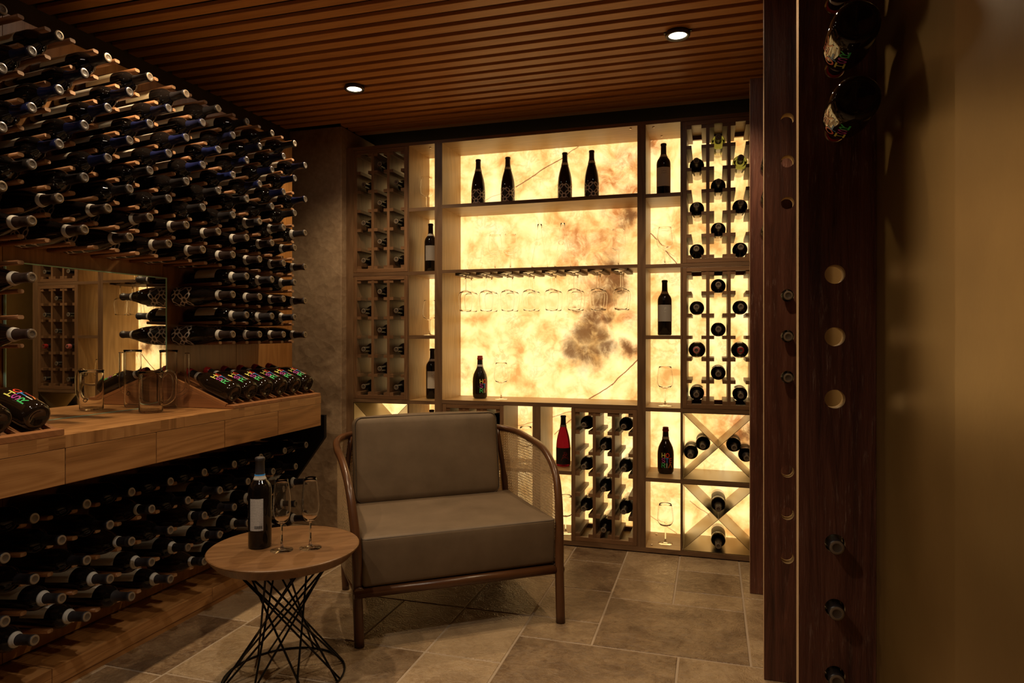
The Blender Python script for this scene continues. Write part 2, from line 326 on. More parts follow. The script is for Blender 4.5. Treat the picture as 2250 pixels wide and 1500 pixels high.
# ================================================================ mesh builder
class MB:
    def __init__(s): s.v = []; s.f = []; s.uv = []; s.mi = []; s.sm = []
    def face(s, ids, uvs=None, mi=0, sm=False):
        s.f.append(ids); s.uv.append(uvs or [(0, 0)]*len(ids)); s.mi.append(mi); s.sm.append(sm)
    def box(s, x0, x1, y0, y1, z0, z1, g=None, T=None, mi=0, skip=()):
        if x0 > x1: x0, x1 = x1, x0
        if y0 > y1: y0, y1 = y1, y0
        if z0 > z1: z0, z1 = z1, z0
        d = (x1-x0, y1-y0, z1-z0)
        if g is None: g = d.index(max(d))
        ou, ov = random.random()*7, random.random()*7
        p = [Vector((x, y, z)) for x in (x0, x1) for y in (y0, y1) for z in (z0, z1)]
        b = len(s.v)
        s.v += [(T @ q) if T else q for q in p]
        F = ((0, 1, 3, 2, 0), (4, 6, 7, 5, 0), (0, 4, 5, 1, 1), (2, 3, 7, 6, 1), (0, 2, 6, 4, 2), (1, 5, 7, 3, 2))
        for i, (a, b_, c, dd, n) in enumerate(F):
            if i in skip: continue
            ax = [k for k in range(3) if k != n]
            if g in ax: ua, va = g, [k for k in ax if k != g][0]; su = 1.
            else: ua, va = ax; su = .25
            ids = (a, b_, c, dd)
            s.face([b+k for k in ids], [(p[k][ua]*su+ou, p[k][va]+ov+n*.37) for k in ids], mi)
        return s
    def prism(s, poly, axis, a0, a1, g=None, mi=0, T=None, mi_cap=None, sm=False):
        """poly: 2D points in the two other axes (cyclic order), extruded along axis"""
        ax = [k for k in range(3) if k != axis]
        ou, ov = random.random()*7, random.random()*7
        def mk(q, a):
            v = [0, 0, 0]; v[ax[0]] = q[0]; v[ax[1]] = q[1]; v[axis] = a; return Vector(v)
        n = len(poly); b = len(s.v)
        ptsA = [mk(q, a0) for q in poly]; ptsB = [mk(q, a1) for q in poly]
        s.v += [(T @ q) if T else q for q in ptsA+ptsB]
        if g is None: g = axis
        o = [k for k in range(3) if k != g]
        def uv(q): return (q[g]+ou, q[o[0]]+q[o[1]]+ov)
        for i in range(n):
            j = (i+1) % n
            s.face([b+i, b+j, b+n+j, b+n+i], [uv(ptsA[i]), uv(ptsA[j]), uv(ptsB[j]), uv(ptsB[i])], mi, sm)
        mc = mi if mi_cap is None else mi_cap
        s.face([b+i for i in range(n)][::-1], [(q[ax[0]]*.3+ou, q[ax[1]]+ov) for q in ptsA][::-1], mc)
        s.face([b+n+i for i in range(n)], [(q[ax[0]]*.3+ou, q[ax[1]]+ov) for q in ptsB], mc)
        return s
    def lathe(s, prof, seg=24, T=None, mi=0, a0=0., a1=2*PI, sm=True):
        full = abs(a1-a0-2*PI) < 1e-6
        n = seg if full else seg+1
        rows = []; vl = 0; prev = None
        for r, z in prof:
            if prev: vl += math.hypot(r-prev[0], z-prev[1])
            prev = (r, z)
            if r < 1e-7:
                s.v.append((T @ Vector((0, 0, z))) if T else Vector((0, 0, z))); rows.append(([len(s.v)-1], r, z, vl))
            else:
                b = len(s.v)
                for i in range(n):
                    t = a0+(a1-a0)*i/seg
                    q = Vector((r*cos(t), r*sin(t), z)); s.v.append((T @ q) if T else q)
                rows.append((list(range(b, b+n)), r, z, vl))
        rm = max(r for r, z in prof)
        for (A, ra, za, la), (B, rb, zb, lb) in zip(rows, rows[1:]):
            for i in range(seg):
                j = (i+1) % n if full else i+1
                u0, u1 = (a0+(a1-a0)*i/seg)*rm, (a0+(a1-a0)*(i+1)/seg)*rm
                if len(A) == 1 and len(B) == 1: continue
                if len(A) == 1: s.face([A[0], B[j], B[i]], [(u0, za), (u1, zb), (u0, zb)], mi, sm)
                elif len(B) == 1: s.face([A[i], A[j], B[0]], [(u0, za), (u1, za), (u0, zb)], mi, sm)
                else: s.face([A[i], A[j], B[j], B[i]], [(u0, za), (u1, za), (u1, zb), (u0, zb)], mi, sm)
        return s
    def tube(s, pts, r, seg=8, caps=True, closed=False, mi=0, sx=1., up=None):
        pts = [Vector(p) for p in pts]; n = len(pts)
        rr = r if isinstance(r, (list, tuple)) else [r]*n
        tang = []
        for i in range(n):
            a = pts[(i-1) % n] if (i > 0 or closed) else pts[i]; b = pts[(i+1) % n] if (i < n-1 or closed) else pts[i]
            t = (b-a); tang.append(t.normalized() if t.length > 1e-9 else Vector((0, 0, 1)))
        ref = Vector(up) if up else (Vector((0, 0, 1)) if abs(tang[0].z) < .9 else Vector((1, 0, 0)))
        nrm = (ref-tang[0]*ref.dot(tang[0])).normalized(); rings = []; ln = 0
        for i in range(n):
            if i:
                ln += (pts[i]-pts[i-1]).length
                nrm = (nrm-tang[i]*nrm.dot(tang[i])).normalized()
            bn = tang[i].cross(nrm); b = len(s.v)
            for k in range(seg):
                t = 2*PI*k/seg
                s.v.append(pts[i]+nrm*cos(t)*rr[i]+bn*sin(t)*rr[i]*sx)
            rings.append((b, ln))
        m = n if closed else n-1
        for i in range(m):
            (a, la), (b, lb) = rings[i], rings[(i+1) % n]
            for k in range(seg):
                k2 = (k+1) % seg; u0, u1 = k/seg*.06, (k+1)/seg*.06
                s.face([a+k, a+k2, b+k2, b+k], [(la, u0), (la, u1), (lb, u1), (lb, u0)], mi, True)
        if caps and not closed:
            a = rings[0][0]; s.face([a+k for k in range(seg)][::-1], None, mi)
            a = rings[-1][0]; s.face([a+k for k in range(seg)], None, mi)
        return s
    def mesh(s, name, mats):
        me = bpy.data.meshes.new(name)
        me.from_pydata([tuple(v) for v in s.v], [], s.f)
        for m in (mats if isinstance(mats, (list, tuple)) else [mats]): me.materials.append(M[m] if isinstance(m, str) else m)
        me.polygons.foreach_set('material_index', s.mi)
        me.polygons.foreach_set('use_smooth', s.sm)
        ul = me.uv_layers.new(name='UVMap'); flat = []
        for f in s.uv:
            for u in f: flat += [u[0], u[1]]
        ul.data.foreach_set('uv', flat)
        me.update(); return me
    def build(s, name, mats, parent=None, bevel=0, seg=2):
        o = bpy.data.objects.new(name, s.mesh(name, mats)); C.objects.link(o)
        if parent: o.parent = parent
        if bevel: add_bevel(o, bevel, seg)
        return o
def add_bevel(o, wd, seg=2):
    b = o.modifiers.new('edge', 'BEVEL'); b.width = wd; b.segments = seg; b.limit_method = 'ANGLE'; b.angle_limit = R(50)
    b.harden_normals = False
def tag(o, label=None, cat=None, group=None, kind=None):
    if label: o['label'] = label
    if cat: o['category'] = cat
    if group: o['group'] = group
    if kind: o['kind'] = kind
    return o
def empty(name, loc=(0, 0, 0), mtx=None):
    o = bpy.data.objects.new(name, None); C.objects.link(o); o.empty_display_size = .05
    if mtx is not None: o.matrix_basis = mtx
    else: o.location = loc
    return o
class Proto:
    """one of a kind: named part meshes; put() links a thing with one object per part, sharing the meshes"""
    def __init__(s, name, parts): s.name = name; s.parts = parts      # (part name, mesh, [sub parts], label)
    def put(s, mtx, label, cat, group=None, skip=()):
        r = empty(s.name, mtx=mtx); tag(r, label, cat, group)
        for nm, me, subs, lb in s.parts:
            if nm in skip: continue
            o = bpy.data.objects.new(nm, me); C.objects.link(o); o.parent = r
            if lb: o['label'] = lb
            for sn, sm_ in subs:
                q = bpy.data.objects.new(sn, sm_); C.objects.link(q); q.parent = o
        return r
def orient(base, axis, face):
    z = Vector(axis).normalized(); x = Vector(face); x = (x-z*x.dot(z)).normalized(); y = z.cross(x)
    m = Matrix((x, y, z)).transposed().to_4x4(); m.translation = Vector(base); return m
ORD = ['zeroth', 'first', 'second', 'third', 'fourth', 'fifth', 'sixth', 'seventh', 'eighth', 'ninth', 'tenth', 'eleventh', 'twelfth']

# ================================================================ setting
XL, XR, YB, YF, ZC = -2.48, .335, 3.95, -1.6, 2.40
def struct(o): o['kind'] = 'structure'; return o
# floor: cut stone tiles with grout between
def floor():
    T = []
    def add(x0, x1, y0, y1): T.append((x0, x1, y0, y1))
    for t in [(-.43, .13, 2.465, 2.94), (-.43, -.16, 2.94, 3.18), (-.16, .13, 2.94, 3.10), (-.16, .13, 3.10, 3.38), (-.43, -.16, 3.18, 3.66), (-.16, .13, 3.38, 3.66), (-.43, .13, 3.66, 3.95),
              (.13, .335, 2.465, 3.10), (.13, .335, 3.10, 3.66), (.13, .335, 3.66, 3.95), (-.71, -.43, 2.465, 2.66), (-.71, -.43, 2.66, 3.0), (-.71, -.43, 3.0, 3.38), (-.71, -.43, 3.38, 3.95),
              (-.71, -.115, 1.95, 2.465), (-.115, .335, 1.95, 2.465), (-1.0, -.71, 1.95, 2.24), (-1.0, -.71, 2.24, 2.65), (-1.0, -.71, 2.65, 3.1), (-1.0, -.71, 3.1, 3.5), (-1.0, -.71, 3.5, 3.95),
              (-1.785, -1.42, 1.845, 2.24), (-1.42, -1.0, 1.95, 2.24), (-1.42, -1.0, 1.845, 1.95), (-1.785, -1.28, 2.24, 2.65), (-1.28, -1.0, 2.24, 2.65), (-1.785, -1.42, 2.65, 3.1), (-1.42, -1.0, 2.65, 3.1), (-1.785, -1.3, 3.1, 3.55), (-1.3, -1.0, 3.1, 3.55), (-1.785, -1.0, 3.55, 3.95),
              (-2.48, -1.785, 1.83, 2.275), (-2.48, -1.785, 2.275, 2.535), (-2.48, -1.785, 2.535, 2.95), (-2.48, -1.785, 2.95, 3.4), (-2.48, -1.785, 3.4, 3.95),
              (-1.0, .335, 1.845, 1.95), (-2.48, -2.02, 1.55, 1.83), (-2.02, -1.785, 1.55, 1.83), (-1.785, -1.35, 1.55, 1.845), (-1.35, -.9, 1.55, 1.845), (-.9, -.3, 1.55, 1.845), (-.3, .335, 1.55, 1.845)]: add(*t)
    y = 1.55
    rnd = random.Random(3)
    while y > YF:
        h = rnd.choice((.28, .42, .36)); x = XL; y0 = max(YF, y-h)
        while x < XR-.01:
            wd = rnd.choice((.28, .42, .56, .64)); x1 = min(XR, x+wd)
            if XR-x1 < .15: x1 = XR
            add(x, x1, y0, y); x = x1
        y = y0
    mb = MB(); g = .0028; tints = []
    for (x0, x1, y0, y1) in T:
        t = rnd.random()
        b = len(mb.v); e = .003
        P = [(x0+g, y0+g), (x1-g, y0+g), (x1-g, y1-g), (x0+g, y1-g)]
        Qq = [(x0+g+e, y0+g+e), (x1-g-e, y0+g+e), (x1-g-e, y1-g-e), (x0+g+e, y1-g-e)]
        mb.v += [Vector((*p, -.003)) for p in P]+[Vector((*q, 0)) for q in Qq]
        mb.face([b+4, b+5, b+6, b+7])
        for i in range(4): mb.face([b+i, b+(i+1) % 4, b+4+(i+1) % 4, b+4+i])
        tints += [t]*8
    o = mb.build('floor', 'tile')
    a = o.data.attributes.new('tint', 'FLOAT', 'POINT'); a.data.foreach_set('value', tints)
    struct(o)
    g_ = MB().box(XL-.1, XR+.1, YF-.1, YB+.1, -.06, -.0018).build('grout', 'grout', o)
floor()
# ceiling: dark deck with slats below it
def ceiling():
    o = struct(MB().box(XL-.1, XR+.1, YF-.1, YB+.1, 2.55, 2.62).build('ceiling', 'darkwood'))
    mb = MB(); y = 3.745; p = .0837
    while y > YF:
        x0 = XL if y < 3.50 else -2.12
        mb.box(x0, XR, y-.053, y, ZC, ZC+.016, g=0); y -= p
    mb.build('slats', 'slat', o, bevel=.0015, seg=1)
    b = MB()
    b.box(XL, XR, YF, 3.53, ZC+.0165, ZC+.03); b.box(-2.118, XR, 3.53, 3.746, ZC+.0165, ZC+.03)
    b.build('backing', 'felt', o)
ceiling()
struct(MB().box(XL-.1, XR+.1, YB, YB+.1, -.05, 2.6).build('wall_back', 'dark_wall'))
struct(MB().box(XL-.1, XL, YF-.1, YB, -.05, 2.6).build('wall_left', 'plaster'))
struct(MB().box(XL-.1, XR+.1, YF-.1, YF, -.05, 2.6).build('wall_front', 'dark_wall'))
wr = struct(MB().box(XR, XR+.1, YF-.1, YB+.1, -.05, 2.6).build('wall_right', 'gold'))
wp = MB().box(XR-.018, XR, -.6, 1.05, 0, 2.398).build('pilaster', 'gold', wr, bevel=.004)
struct(MB().box(XL, -2.12, 3.534, YB, 0, ZC-.001).build('wall_pier', 'pier', bevel=.004))

# ================================================================ downlights
def downlight(x, y, label, watts=SPOT_W, cone=168, soft=1., col=SPOT_COL, grp=None):
    r = empty('downlight', (x, y, ZC)); tag(r, label, 'ceiling light', grp)
    MB().lathe([(.030, .04), (.046, .04), (.046, -.004), (.050, -.006), (.050, -.016), (.047, -.020), (.037, -.018), (.036, -.010), (.030, -.010), (.030, .04)], 40).build('trim_ring', 'ring', r)
    MB().lathe([(0, -.013), (.0368, -.013), (.0368, -.009), (0, -.009)], 32).build('lens', 'lens', r)
    for sx in (-1, 1): MB().box(sx*.046, sx*.056, -.006, .006, -.002, .010).build('clip', 'ring', r)
    d = bpy.data.lights.new('downlight_beam', 'SPOT'); d.energy = watts; d.color = col; d.spot_size = R(cone); d.spot_blend = soft; d.shadow_soft_size = .022
    o = bpy.data.objects.new('downlight_beam', d); C.objects.link(o); o.parent = r; o.location = (0, 0, -.03)
    return r
downlight(-.136, 2.838, 'lit round ceiling downlight above the cabinet side by the old planks', SPOT_W, 118, .6)
downlight(-1.72, 2.99, 'lit round ceiling downlight near the stone pillar', SPOT_W*.95, 128, .8)
downlight(-1.72, 1.93, 'round ceiling downlight over the wall counter, outside the frame', SPOT_W*1.15, 118, .6)
downlight(-1.72, .90, 'round ceiling downlight over the near end of the bottle wall, outside the frame', SPOT_W*.8, 118, .6)
downlight(-.14, 1.75, 'added round ceiling downlight over the open floor before the armchair, outside the frame', SPOT_W*.55, 112, .7)  # unseen lamp added to brighten the middle plank, floor and armchair
downlight(-.95, .80, 'round ceiling downlight over the entrance to the room, outside the frame', SPOT_W*.8, 118, .7, (1., .84, .68))

# ================================================================ bottles
def lathe_mesh(nm, prof, m, seg=24): return MB().lathe(prof, seg).mesh(nm, m)
def patch(nm, r, z0, z1, half, m, seg=20, zn=1):
    prof = [(r, z0+(z1-z0)*i/zn) for i in range(zn+1)]
    return MB().lathe(prof, seg, a0=-half, a1=half).mesh(nm, m)
def rofz(prof, z):
    for (ra, za), (rb, zb) in zip(prof[3:], prof[4:]):
        if za <= z <= zb and zb > za: return ra+(rb-ra)*(z-za)/(zb-za)
    return prof[-2][0]
BORD = [(0, .012), (.020, .006), (.0315, 0), (.0355, .0015), (.0375, .006), (.0378, .185), (.0370, .196), (.0345, .206), (.0290, .216), (.0220, .2245), (.0170, .234), (.0148, .246), (.0140, .288), (.0156, .289), (.0156, .297), (.0142, .2995), (0, .2995)]
BURG = [(0, .014), (.022, .006), (.0335, 0), (.0385, .0015), (.0405, .007), (.0408, .105), (.0402, .118), (.0378, .142), (.0330, .168), (.0265, .192), (.0205, .212), (.0165, .230), (.0146, .244), (.0140, .274), (.0156, .275), (.0156, .2825), (.0142, .285), (0, .285)]
HOST = [(0, .014), (.020, .006), (.0300, 0), (.0370, .002), (.0415, .010), (.0436, .028), (.0440, .100), (.0428, .120), (.0385, .141), (.0310, .159), (.0235, .173), (.0185, .185), (.0160, .200), (.0148, .228), (.0164, .229), (.0172, .2335), (.0164, .238), (.0152, .2395), (.0152, .248), (.0145, .250), (0, .250)]
def capsule(prof, z0, d=.0005):
    zt = prof[-1][1]; pts = []
    z = z0; pts.append((rofz(prof, z0)+d, z0))
    for r, zz in prof[3:]:
        if zz > z0+.002 and r > 1e-5 and zz < zt-.0001: pts.append((r+d, zz))
    pts += [(prof[-2][0]+d, zt+.0004), (prof[-2][0]*.72, zt+.0008)]
    return pts
def cap_mesh(prof, z0, m): return lathe_mesh('capsule', capsule(prof, z0), m)
def top_mesh(prof, m):
    zt = prof[-1][1]; r = prof[-2][0]
    mb = MB(); mb.lathe([(r*1.03, zt+.0005), (r*.85, zt+.0016), (r*.66, zt+.0014)], 20); mb.lathe([(r*.66, zt+.0014), (r*.6, zt+.0008), (0, zt+.0008)], 20, mi=1)
    if m in ('foil', 'silver_top'):      # embossed star
        for k in range(5):
            a = 2*PI*k/5; b = len(mb.v)
            for rr, aa in ((.50, a), (.16, a+.5), (.08, a), (.16, a-.5)): mb.v.append(Vector((r*rr*cos(aa), r*rr*sin(aa), zt+.0014)))
            mb.face([b, b+1, b+2, b+3])
    return mb.mesh('capsule_top', [m, 'top_mid'])
def band_mesh(prof, z0, z1, m='band', d=.0011):
    n = 4; pr = [(rofz(prof, z0), z0)]+[(rofz(prof, z0+(z1-z0)*i/n)+d, z0+(z1-z0)*i/n) for i in range(n+1)]+[(rofz(prof, z1), z1)]
    return lathe_mesh('neck_band', pr, m)

def strokes_mesh(name, glyphs, r, mats):
    """glyphs: (polyline list, x0, z0, w, h, material index); wrapped round radius r (callable or number)"""
    mb = MB()
    rf = r if callable(r) else (lambda z: r)
    def seg(a, b, wd, mi):
        d = Vector((b[0]-a[0], b[1]-a[1])); ln = d.length
        if ln < 1e-6: return
        d /= ln; nrm = Vector((-d.y, d.x))*wd/2; n = max(1, int(ln/.004))
        a_ = Vector(a)-d*wd*.45; b_ = Vector(b)+d*wd*.45; base = len(mb.v)
        for i in range(n+1):
            q = a_.lerp(b_, i/n)
            for sgn in (-1, 1):
                t = q+nrm*sgn; th = t.x/rf(t.y); rr = rf(t.y)
                mb.v.append(Vector((rr*cos(th), rr*sin(th), t.y)))
        for i in range(n):
            k = base+2*i; mb.face([k, k+2, k+3, k+1], None, mi)
    for polys, x0, z0, wd, ht, sw, mi in glyphs:
        for pl in polys:
            for a, b in zip(pl, pl[1:]): seg((x0+a[0]*wd, z0+a[1]*ht), (x0+b[0]*wd, z0+b[1]*ht), sw, mi)
    return mb.mesh(name, mats)
arc = lambda cx, cy, rx, ry, a, b, n=10: [(cx+rx*cos(R(a+(b-a)*i/n)), cy+ry*sin(R(a+(b-a)*i/n))) for i in range(n+1)]
G = dict(H=[[(0, 0), (0, 1)], [(1, 0), (1, 1)], [(0, .5), (1, .5)]], O=[arc(.5, .5, .5, .5, 0, 360, 20)],
         S=[arc(.5, .75, .48, .25, 20, 270, 10)+arc(.5, .25, .48, .25, 90, -160, 10)], T=[[(0, 1), (1, 1)], [(.5, 1), (.5, 0)]],
         E=[[(1, 1), (0, 1), (0, 0), (1, 0)], [(0, .5), (.85, .5)]], R=[[(0, 0), (0, 1), (.6, 1)]+arc(.6, .76, .36, .24, 90, -90, 8)+[(0, .52)], [(.45, .52), (1, 0)]],
         I=[[(.5, 0), (.5, 1)]], A=[[(0, 0), (.5, 1), (1, 0)]], K=[[(0, 0), (0, 1)], [(.9, 1), (0, .45), (1, 0)]])
HOST_MATS = ['ink_yellow_l', 'ink_red_l', 'ink_purple_l', 'ink_blue_l', 'ink_crimson_l', 'ink_green_l', 'ink_white_l', 'ink_orange_l']
def host_letters():
    rows = [(.091, [('H', 0., .26, 0), ('O', .37, .28, 1)]), (.064, [('S', 0., .25, 2), ('T', .33, .26, 3), ('E', .70, .22, 4)]), (.037, [('R', 0., .27, 5), ('I', .38, .12, 6), ('A', .60, .32, 7)])]
    W = .060; g = []
    for z, ls in rows:
        for ch, x, wd, mi in ls: g.append((G[ch], -W/2+x*W, z, wd*W, .0225, .0036, mi))
    return strokes_mesh('lettering', g, lambda z: rofz(HOST, max(.012, z))+.0004, HOST_MATS)
def scribble(name, r, z, half, m, rows=1, amp=.003, seed=1, step=.0042):
    rn = random.Random(seed); gl = []
    for k in range(rows):
        x = -half; pl = []
        while x < half:
            pl.append((x, z-k*.011+rn.uniform(-amp, amp))); x += step*rn.uniform(.6, 1.3)
        gl.append(([pl], 0, 0, 1, 1, .0011, 0))
    return strokes_mesh(name, gl, r, m)
PB = {}
g_bord = lathe_mesh('glass_body', BORD, 'dark_glass'); g_burg = lathe_mesh('glass_body', BURG, 'dark_glass'); g_host = lathe_mesh('glass_body', HOST, 'brown_glass')
lab_w = patch('label', .0382, .062, .165, R(72), 'paper'); lab_c = patch('label', .0382, .050, .160, R(80), 'cream_paper'); lab_k = patch('label', .0382, .045, .165, R(80), 'black_paper')
lab_g = patch('label', .0382, .075, .165, R(75), 'grey_paper')
scr = scribble('script', .0386, .14, .030, 'ink_white', 1, .004, 5)
txt1 = scribble('script', .0386, .145, .016, 'ink', 2, .0022, 8); txt2 = scribble('script', .0386, .142, .020, 'ink_red', 2, .0025, 9)
fl_lab = patch('label', .0412, .010, .104, PI*.999, 'flower', 48)
# plain dark bottle, foil top
def P_(glass_m, prof, capm, z0, topm, band=None, label=None, subs=(), lb=None):
    ps = [('glass_body', glass_m, [], None), ('capsule', cap_mesh(prof, z0, capm), [], None), ('capsule_top', top_mesh(prof, topm), [], None)]
    if band: ps.append(('neck_band', band_mesh(prof, *band), [], 'white band at the foot of the capsule'))
    if label: ps.append(('label', label, list(subs), lb))
    return Proto('wine_bottle', ps)
PB['blue'] = P_(g_bord, BORD, 'cap_blue', .232, 'silver_top', None, lab_w)
PB['navy'] = P_(g_bord, BORD, 'cap_navy', .232, 'silver_top', None, lab_w)
PB['gold'] = P_(g_bord, BORD, 'cap_black', .236, 'foil', None, lab_c)
PB['black'] = P_(g_bord, BORD, 'cap_black', .236, 'silver_top', None, lab_k, [('script', scr)])
PB['flower'] = P_(g_burg, BURG, 'cap_brown', .222, 'foil', (.212, .226), fl_lab, (), 'black label printed with white flower outlines')
PB['ring'] = P_(g_bord, BORD, 'cap_grey', .226, 'tan_top', (.224, .238), lab_w, [('script', txt1)])
PB['ringgrey'] = P_(g_bord, BORD, 'cap_black', .226, 'foil', (.224, .238), lab_g)
PB['plain'] = P_(g_bord, BORD, 'cap_black', .236, 'tan_top')
PB['label'] = P_(g_bord, BORD, 'cap_grey', .228, 'tan_top', None, lab_w, [('script', txt1)])
PB['red2'] = P_(g_bord, BORD, 'cap_black', .226, 'tan_top', (.224, .238), lab_w, [('script', txt2)])
PB['grey'] = P_(g_bord, BORD, 'cap_black', .226, 'tan_top', (.224, .238), lab_g, [('script', scribble('script', .0386, .150, .006, 'ink_white', 3, .005, 3))])
PB['host'] = P_(g_host, HOST, 'cap_red', .226, 'cap_red', (.186, .199), strokes_mesh('label', [], .044, HOST_MATS))
PB['host'].parts[-1] = ('lettering', host_letters(), [], 'stacked multicoloured capital letters')
hn = ('neck_foil', lathe_mesh('neck_foil', [(rofz(HOST, z)+.0006, z) for z in (.199, .205, .212, .22, .2265)], 'cap_black'), [], None)
PB['host'].parts.insert(2, hn)
PB['hostpink'] = Proto('wine_bottle', [p if p[0] not in ('capsule', 'capsule_top') else (p[0], cap_mesh(HOST, .226, 'cap_wine') if p[0] == 'capsule' else top_mesh(HOST, 'cap_wine'), [], None) for p in PB['host'].parts])
PB['hostdark'] = Proto('wine_bottle', [p if p[0] not in ('capsule', 'capsule_top') else (p[0], cap_mesh(HOST, .226, 'cap_black') if p[0] == 'capsule' else top_mesh(HOST, 'tan_top'), [], None) for p in PB['host'].parts])
PB['green'] = Proto('wine_bottle', [('glass_body', lathe_mesh('glass_body', BORD, 'green_glass'), [], None), ('capsule', cap_mesh(BORD, .236, 'cap_black'), [], None), ('capsule_top', top_mesh(BORD, 'foil'), [], None), ('label', patch('label', .0382, .05, .12, R(120), 'cream_paper'), [], None)])
rl = patch('label', .0412, .012, .105, R(110), 'black_paper'); rs = strokes_mesh('script', [([[(0, 0), (.5, 1), (1, .1), (.2, .6), (.9, .75), (.1, .2)], [(.2, .3), (.8, .3)], [(.3, .95), (.55, .55), (.75, .95)]], -.022, .035, .044, .05, .0016, 0)], .0416, 'ink_red')
PB['rose'] = Proto('wine_bottle', [('glass_body', lathe_mesh('glass_body', BURG, 'rose_glass'), [], 'red translucent glass'), ('capsule', cap_mesh(BURG, .232, 'cap_black'), [], None), ('neck_band', band_mesh(BURG, .222, .233), [], None), ('label', rl, [('script', rs)], 'dark label with red line drawing')])
# table bottle with printed back label and bar code
def barcode():
    mb = MB(); rn = random.Random(4); x = -.006; r = .0386
    while x < .0185:
        wd = rn.choice((.0005, .0008, .0012)); b = len(mb.v)
        for xx in (x, x+wd):
            t = xx/r
            for z in (.069, .0785): mb.v.append(Vector((r*cos(t), r*sin(t), z)))
        mb.face([b, b+2, b+3, b+1]); x += wd+rn.choice((.0005, .0008))
    return mb.mesh('barcode', 'ink')
PB['table'] = Proto('wine_bottle', [('glass_body', g_bord, [], None), ('capsule', cap_mesh(BORD, .236, 'cap_grey'), [], None), ('capsule_top', top_mesh(BORD, 'cap_grey'), [], None), ('neck_band', band_mesh(BORD, .226, .244), [('stripe', lathe_mesh('stripe', [(rofz(BORD, .240)+.0014, .240), (rofz(BORD, .2445)+.0014, .2445)], 'ink_blue_l'))], 'white and blue band'),
    ('label', patch('label', .0382, .062, .168, R(34), 'backlabel'), [('barcode', barcode())], 'printed back label')])

UP = Vector((0, 0, 1))
X_T, X_W = -1.90, -2.206
UPNAME = {'blue': 'blue-capped', 'navy': 'navy-capped', 'gold': 'dark-capped cream-labelled', 'black': 'black-capped', 'flower': 'white-banded flower-label', 'ring': 'white-banded white-label', 'ringgrey': 'white-banded', 'plain': 'plain dark', 'label': 'white-label', 'host': 'letter-printed', 'hostdark': 'letter-printed', 'red2': 'white-label', 'grey': 'grey-label'}
def lying(kind, y, ztip, tilt, label, grp, jit=0):
    ln = PB_LEN[kind]
    ax = Vector((cos(tilt), 0, sin(tilt)))
    base = Vector((X_T, y, ztip+(.0095 if kind.startswith('host') else 0)))-ax*ln
    PB[kind].put(orient(base, ax, (0, -.25+jit, 1)), label, 'wine bottle', grp)
PB_LEN = {k: (.285 if k in ('flower', 'rose') else .25 if k.startswith('host') else .2995) for k in PB}
PEGS = []          # (y, z of peg centre at X=-2.0, tilt)
def peg_rows():
    rn = random.Random(11)
    for m in range(-4, 8):
        z = 1.484+.0825*m; odd = m % 2
        tilt = R(1.2) if m < 0 else R(1.2+min(m, 4)*.8)
        y0 = 1.468+(.0855 if odd else 0)
        n_from_pier = 0
        for k in range(8, -3, -1):
            y = y0+.171*k
            if odd and k == 8: continue
            n_from_pier = (9-k) if not odd else (8-k)
            if m < 0 and (1.45 < y < 2.31 if not odd else 1.5 < y < 2.40) and not (not odd and y < 1.48): continue
            if m == -1 and y < 2.4: continue
            if m < 0 and odd and y < 2.4: continue
            if m < 0 and not odd and y < 1.4: continue
            if y < 1.2: continue
            if m == 7: kd = 'gold'
            elif m == 6: kd = 'navy'
            elif m in (5, 4): kd = 'blue'
            elif m == 3: kd = 'blue' if k <= 1 else 'black'
            elif m == 2: kd = 'black' if k <= 5 else 'ring'
            elif m in (0, 1): kd = 'flower'
            else: kd = 'ring' if odd else 'flower'
            j = rn.uniform(-.15, .15)
            if m >= 0: lb = f'{UPNAME[kd]} wine bottle on wall pegs, {ORD[8-m]} row below ceiling, {ORD[n_from_pier]} from stone pillar'
            elif y > 2: lb = f'{UPNAME[kd]} wine bottle on pegs beside mirror, {ORD[-m]} row down, {ORD[n_from_pier]} from stone pillar'
            else: lb = f'flower-label wine bottle on pegs at the near edge of the mirror, {"upper" if m == -2 else "lower"} one'
            lying(kd, y, z, tilt, lb, 'bottles on the upper wall pegs', j)
            # pegs under it
        # peg positions of the row
        for q in range(-2, 18):
            yp = 1.468-.0428+.0855*q
            if m < 0 and 1.54 < yp < 2.285: continue
            if yp < 1.2 or yp > 2.93: continue
            PEGS.append((yp, z-(.0336 if m in (0, 1, -2, -4) else .0294)-.1*math.tan(tilt), tilt))
    for q in range(-2, 18):
        yp = 1.468-.0428+.0855*q
        if 1.2 < yp < 2.93: PEGS.append((yp, 2.144-.032, R(3)))
peg_rows()
def peg_mesh(x_root=-2.205, x_end=-2.0):
    w_, h_ = .0115, .0065; poly = []
    for cx, a in ((w_-h_*.85, 0), (-(w_-h_*.85), 180)):
        for t in range(-80, 81, 32): poly.append((cx+h_*.85*cos(R(a+t)), h_*sin(R(a+t))))
    mb = MB(); ln = x_end-x_root
    mb.prism(poly, 0, -ln, -.0015, mi=0, sm=True)
    mb.prism([(y*.9, z*.88) for y, z in poly], 0, -.0016, 0., mi=1, sm=False)
    return mb.mesh('peg', ['peg', 'peg_end'])
PEGM = peg_mesh()
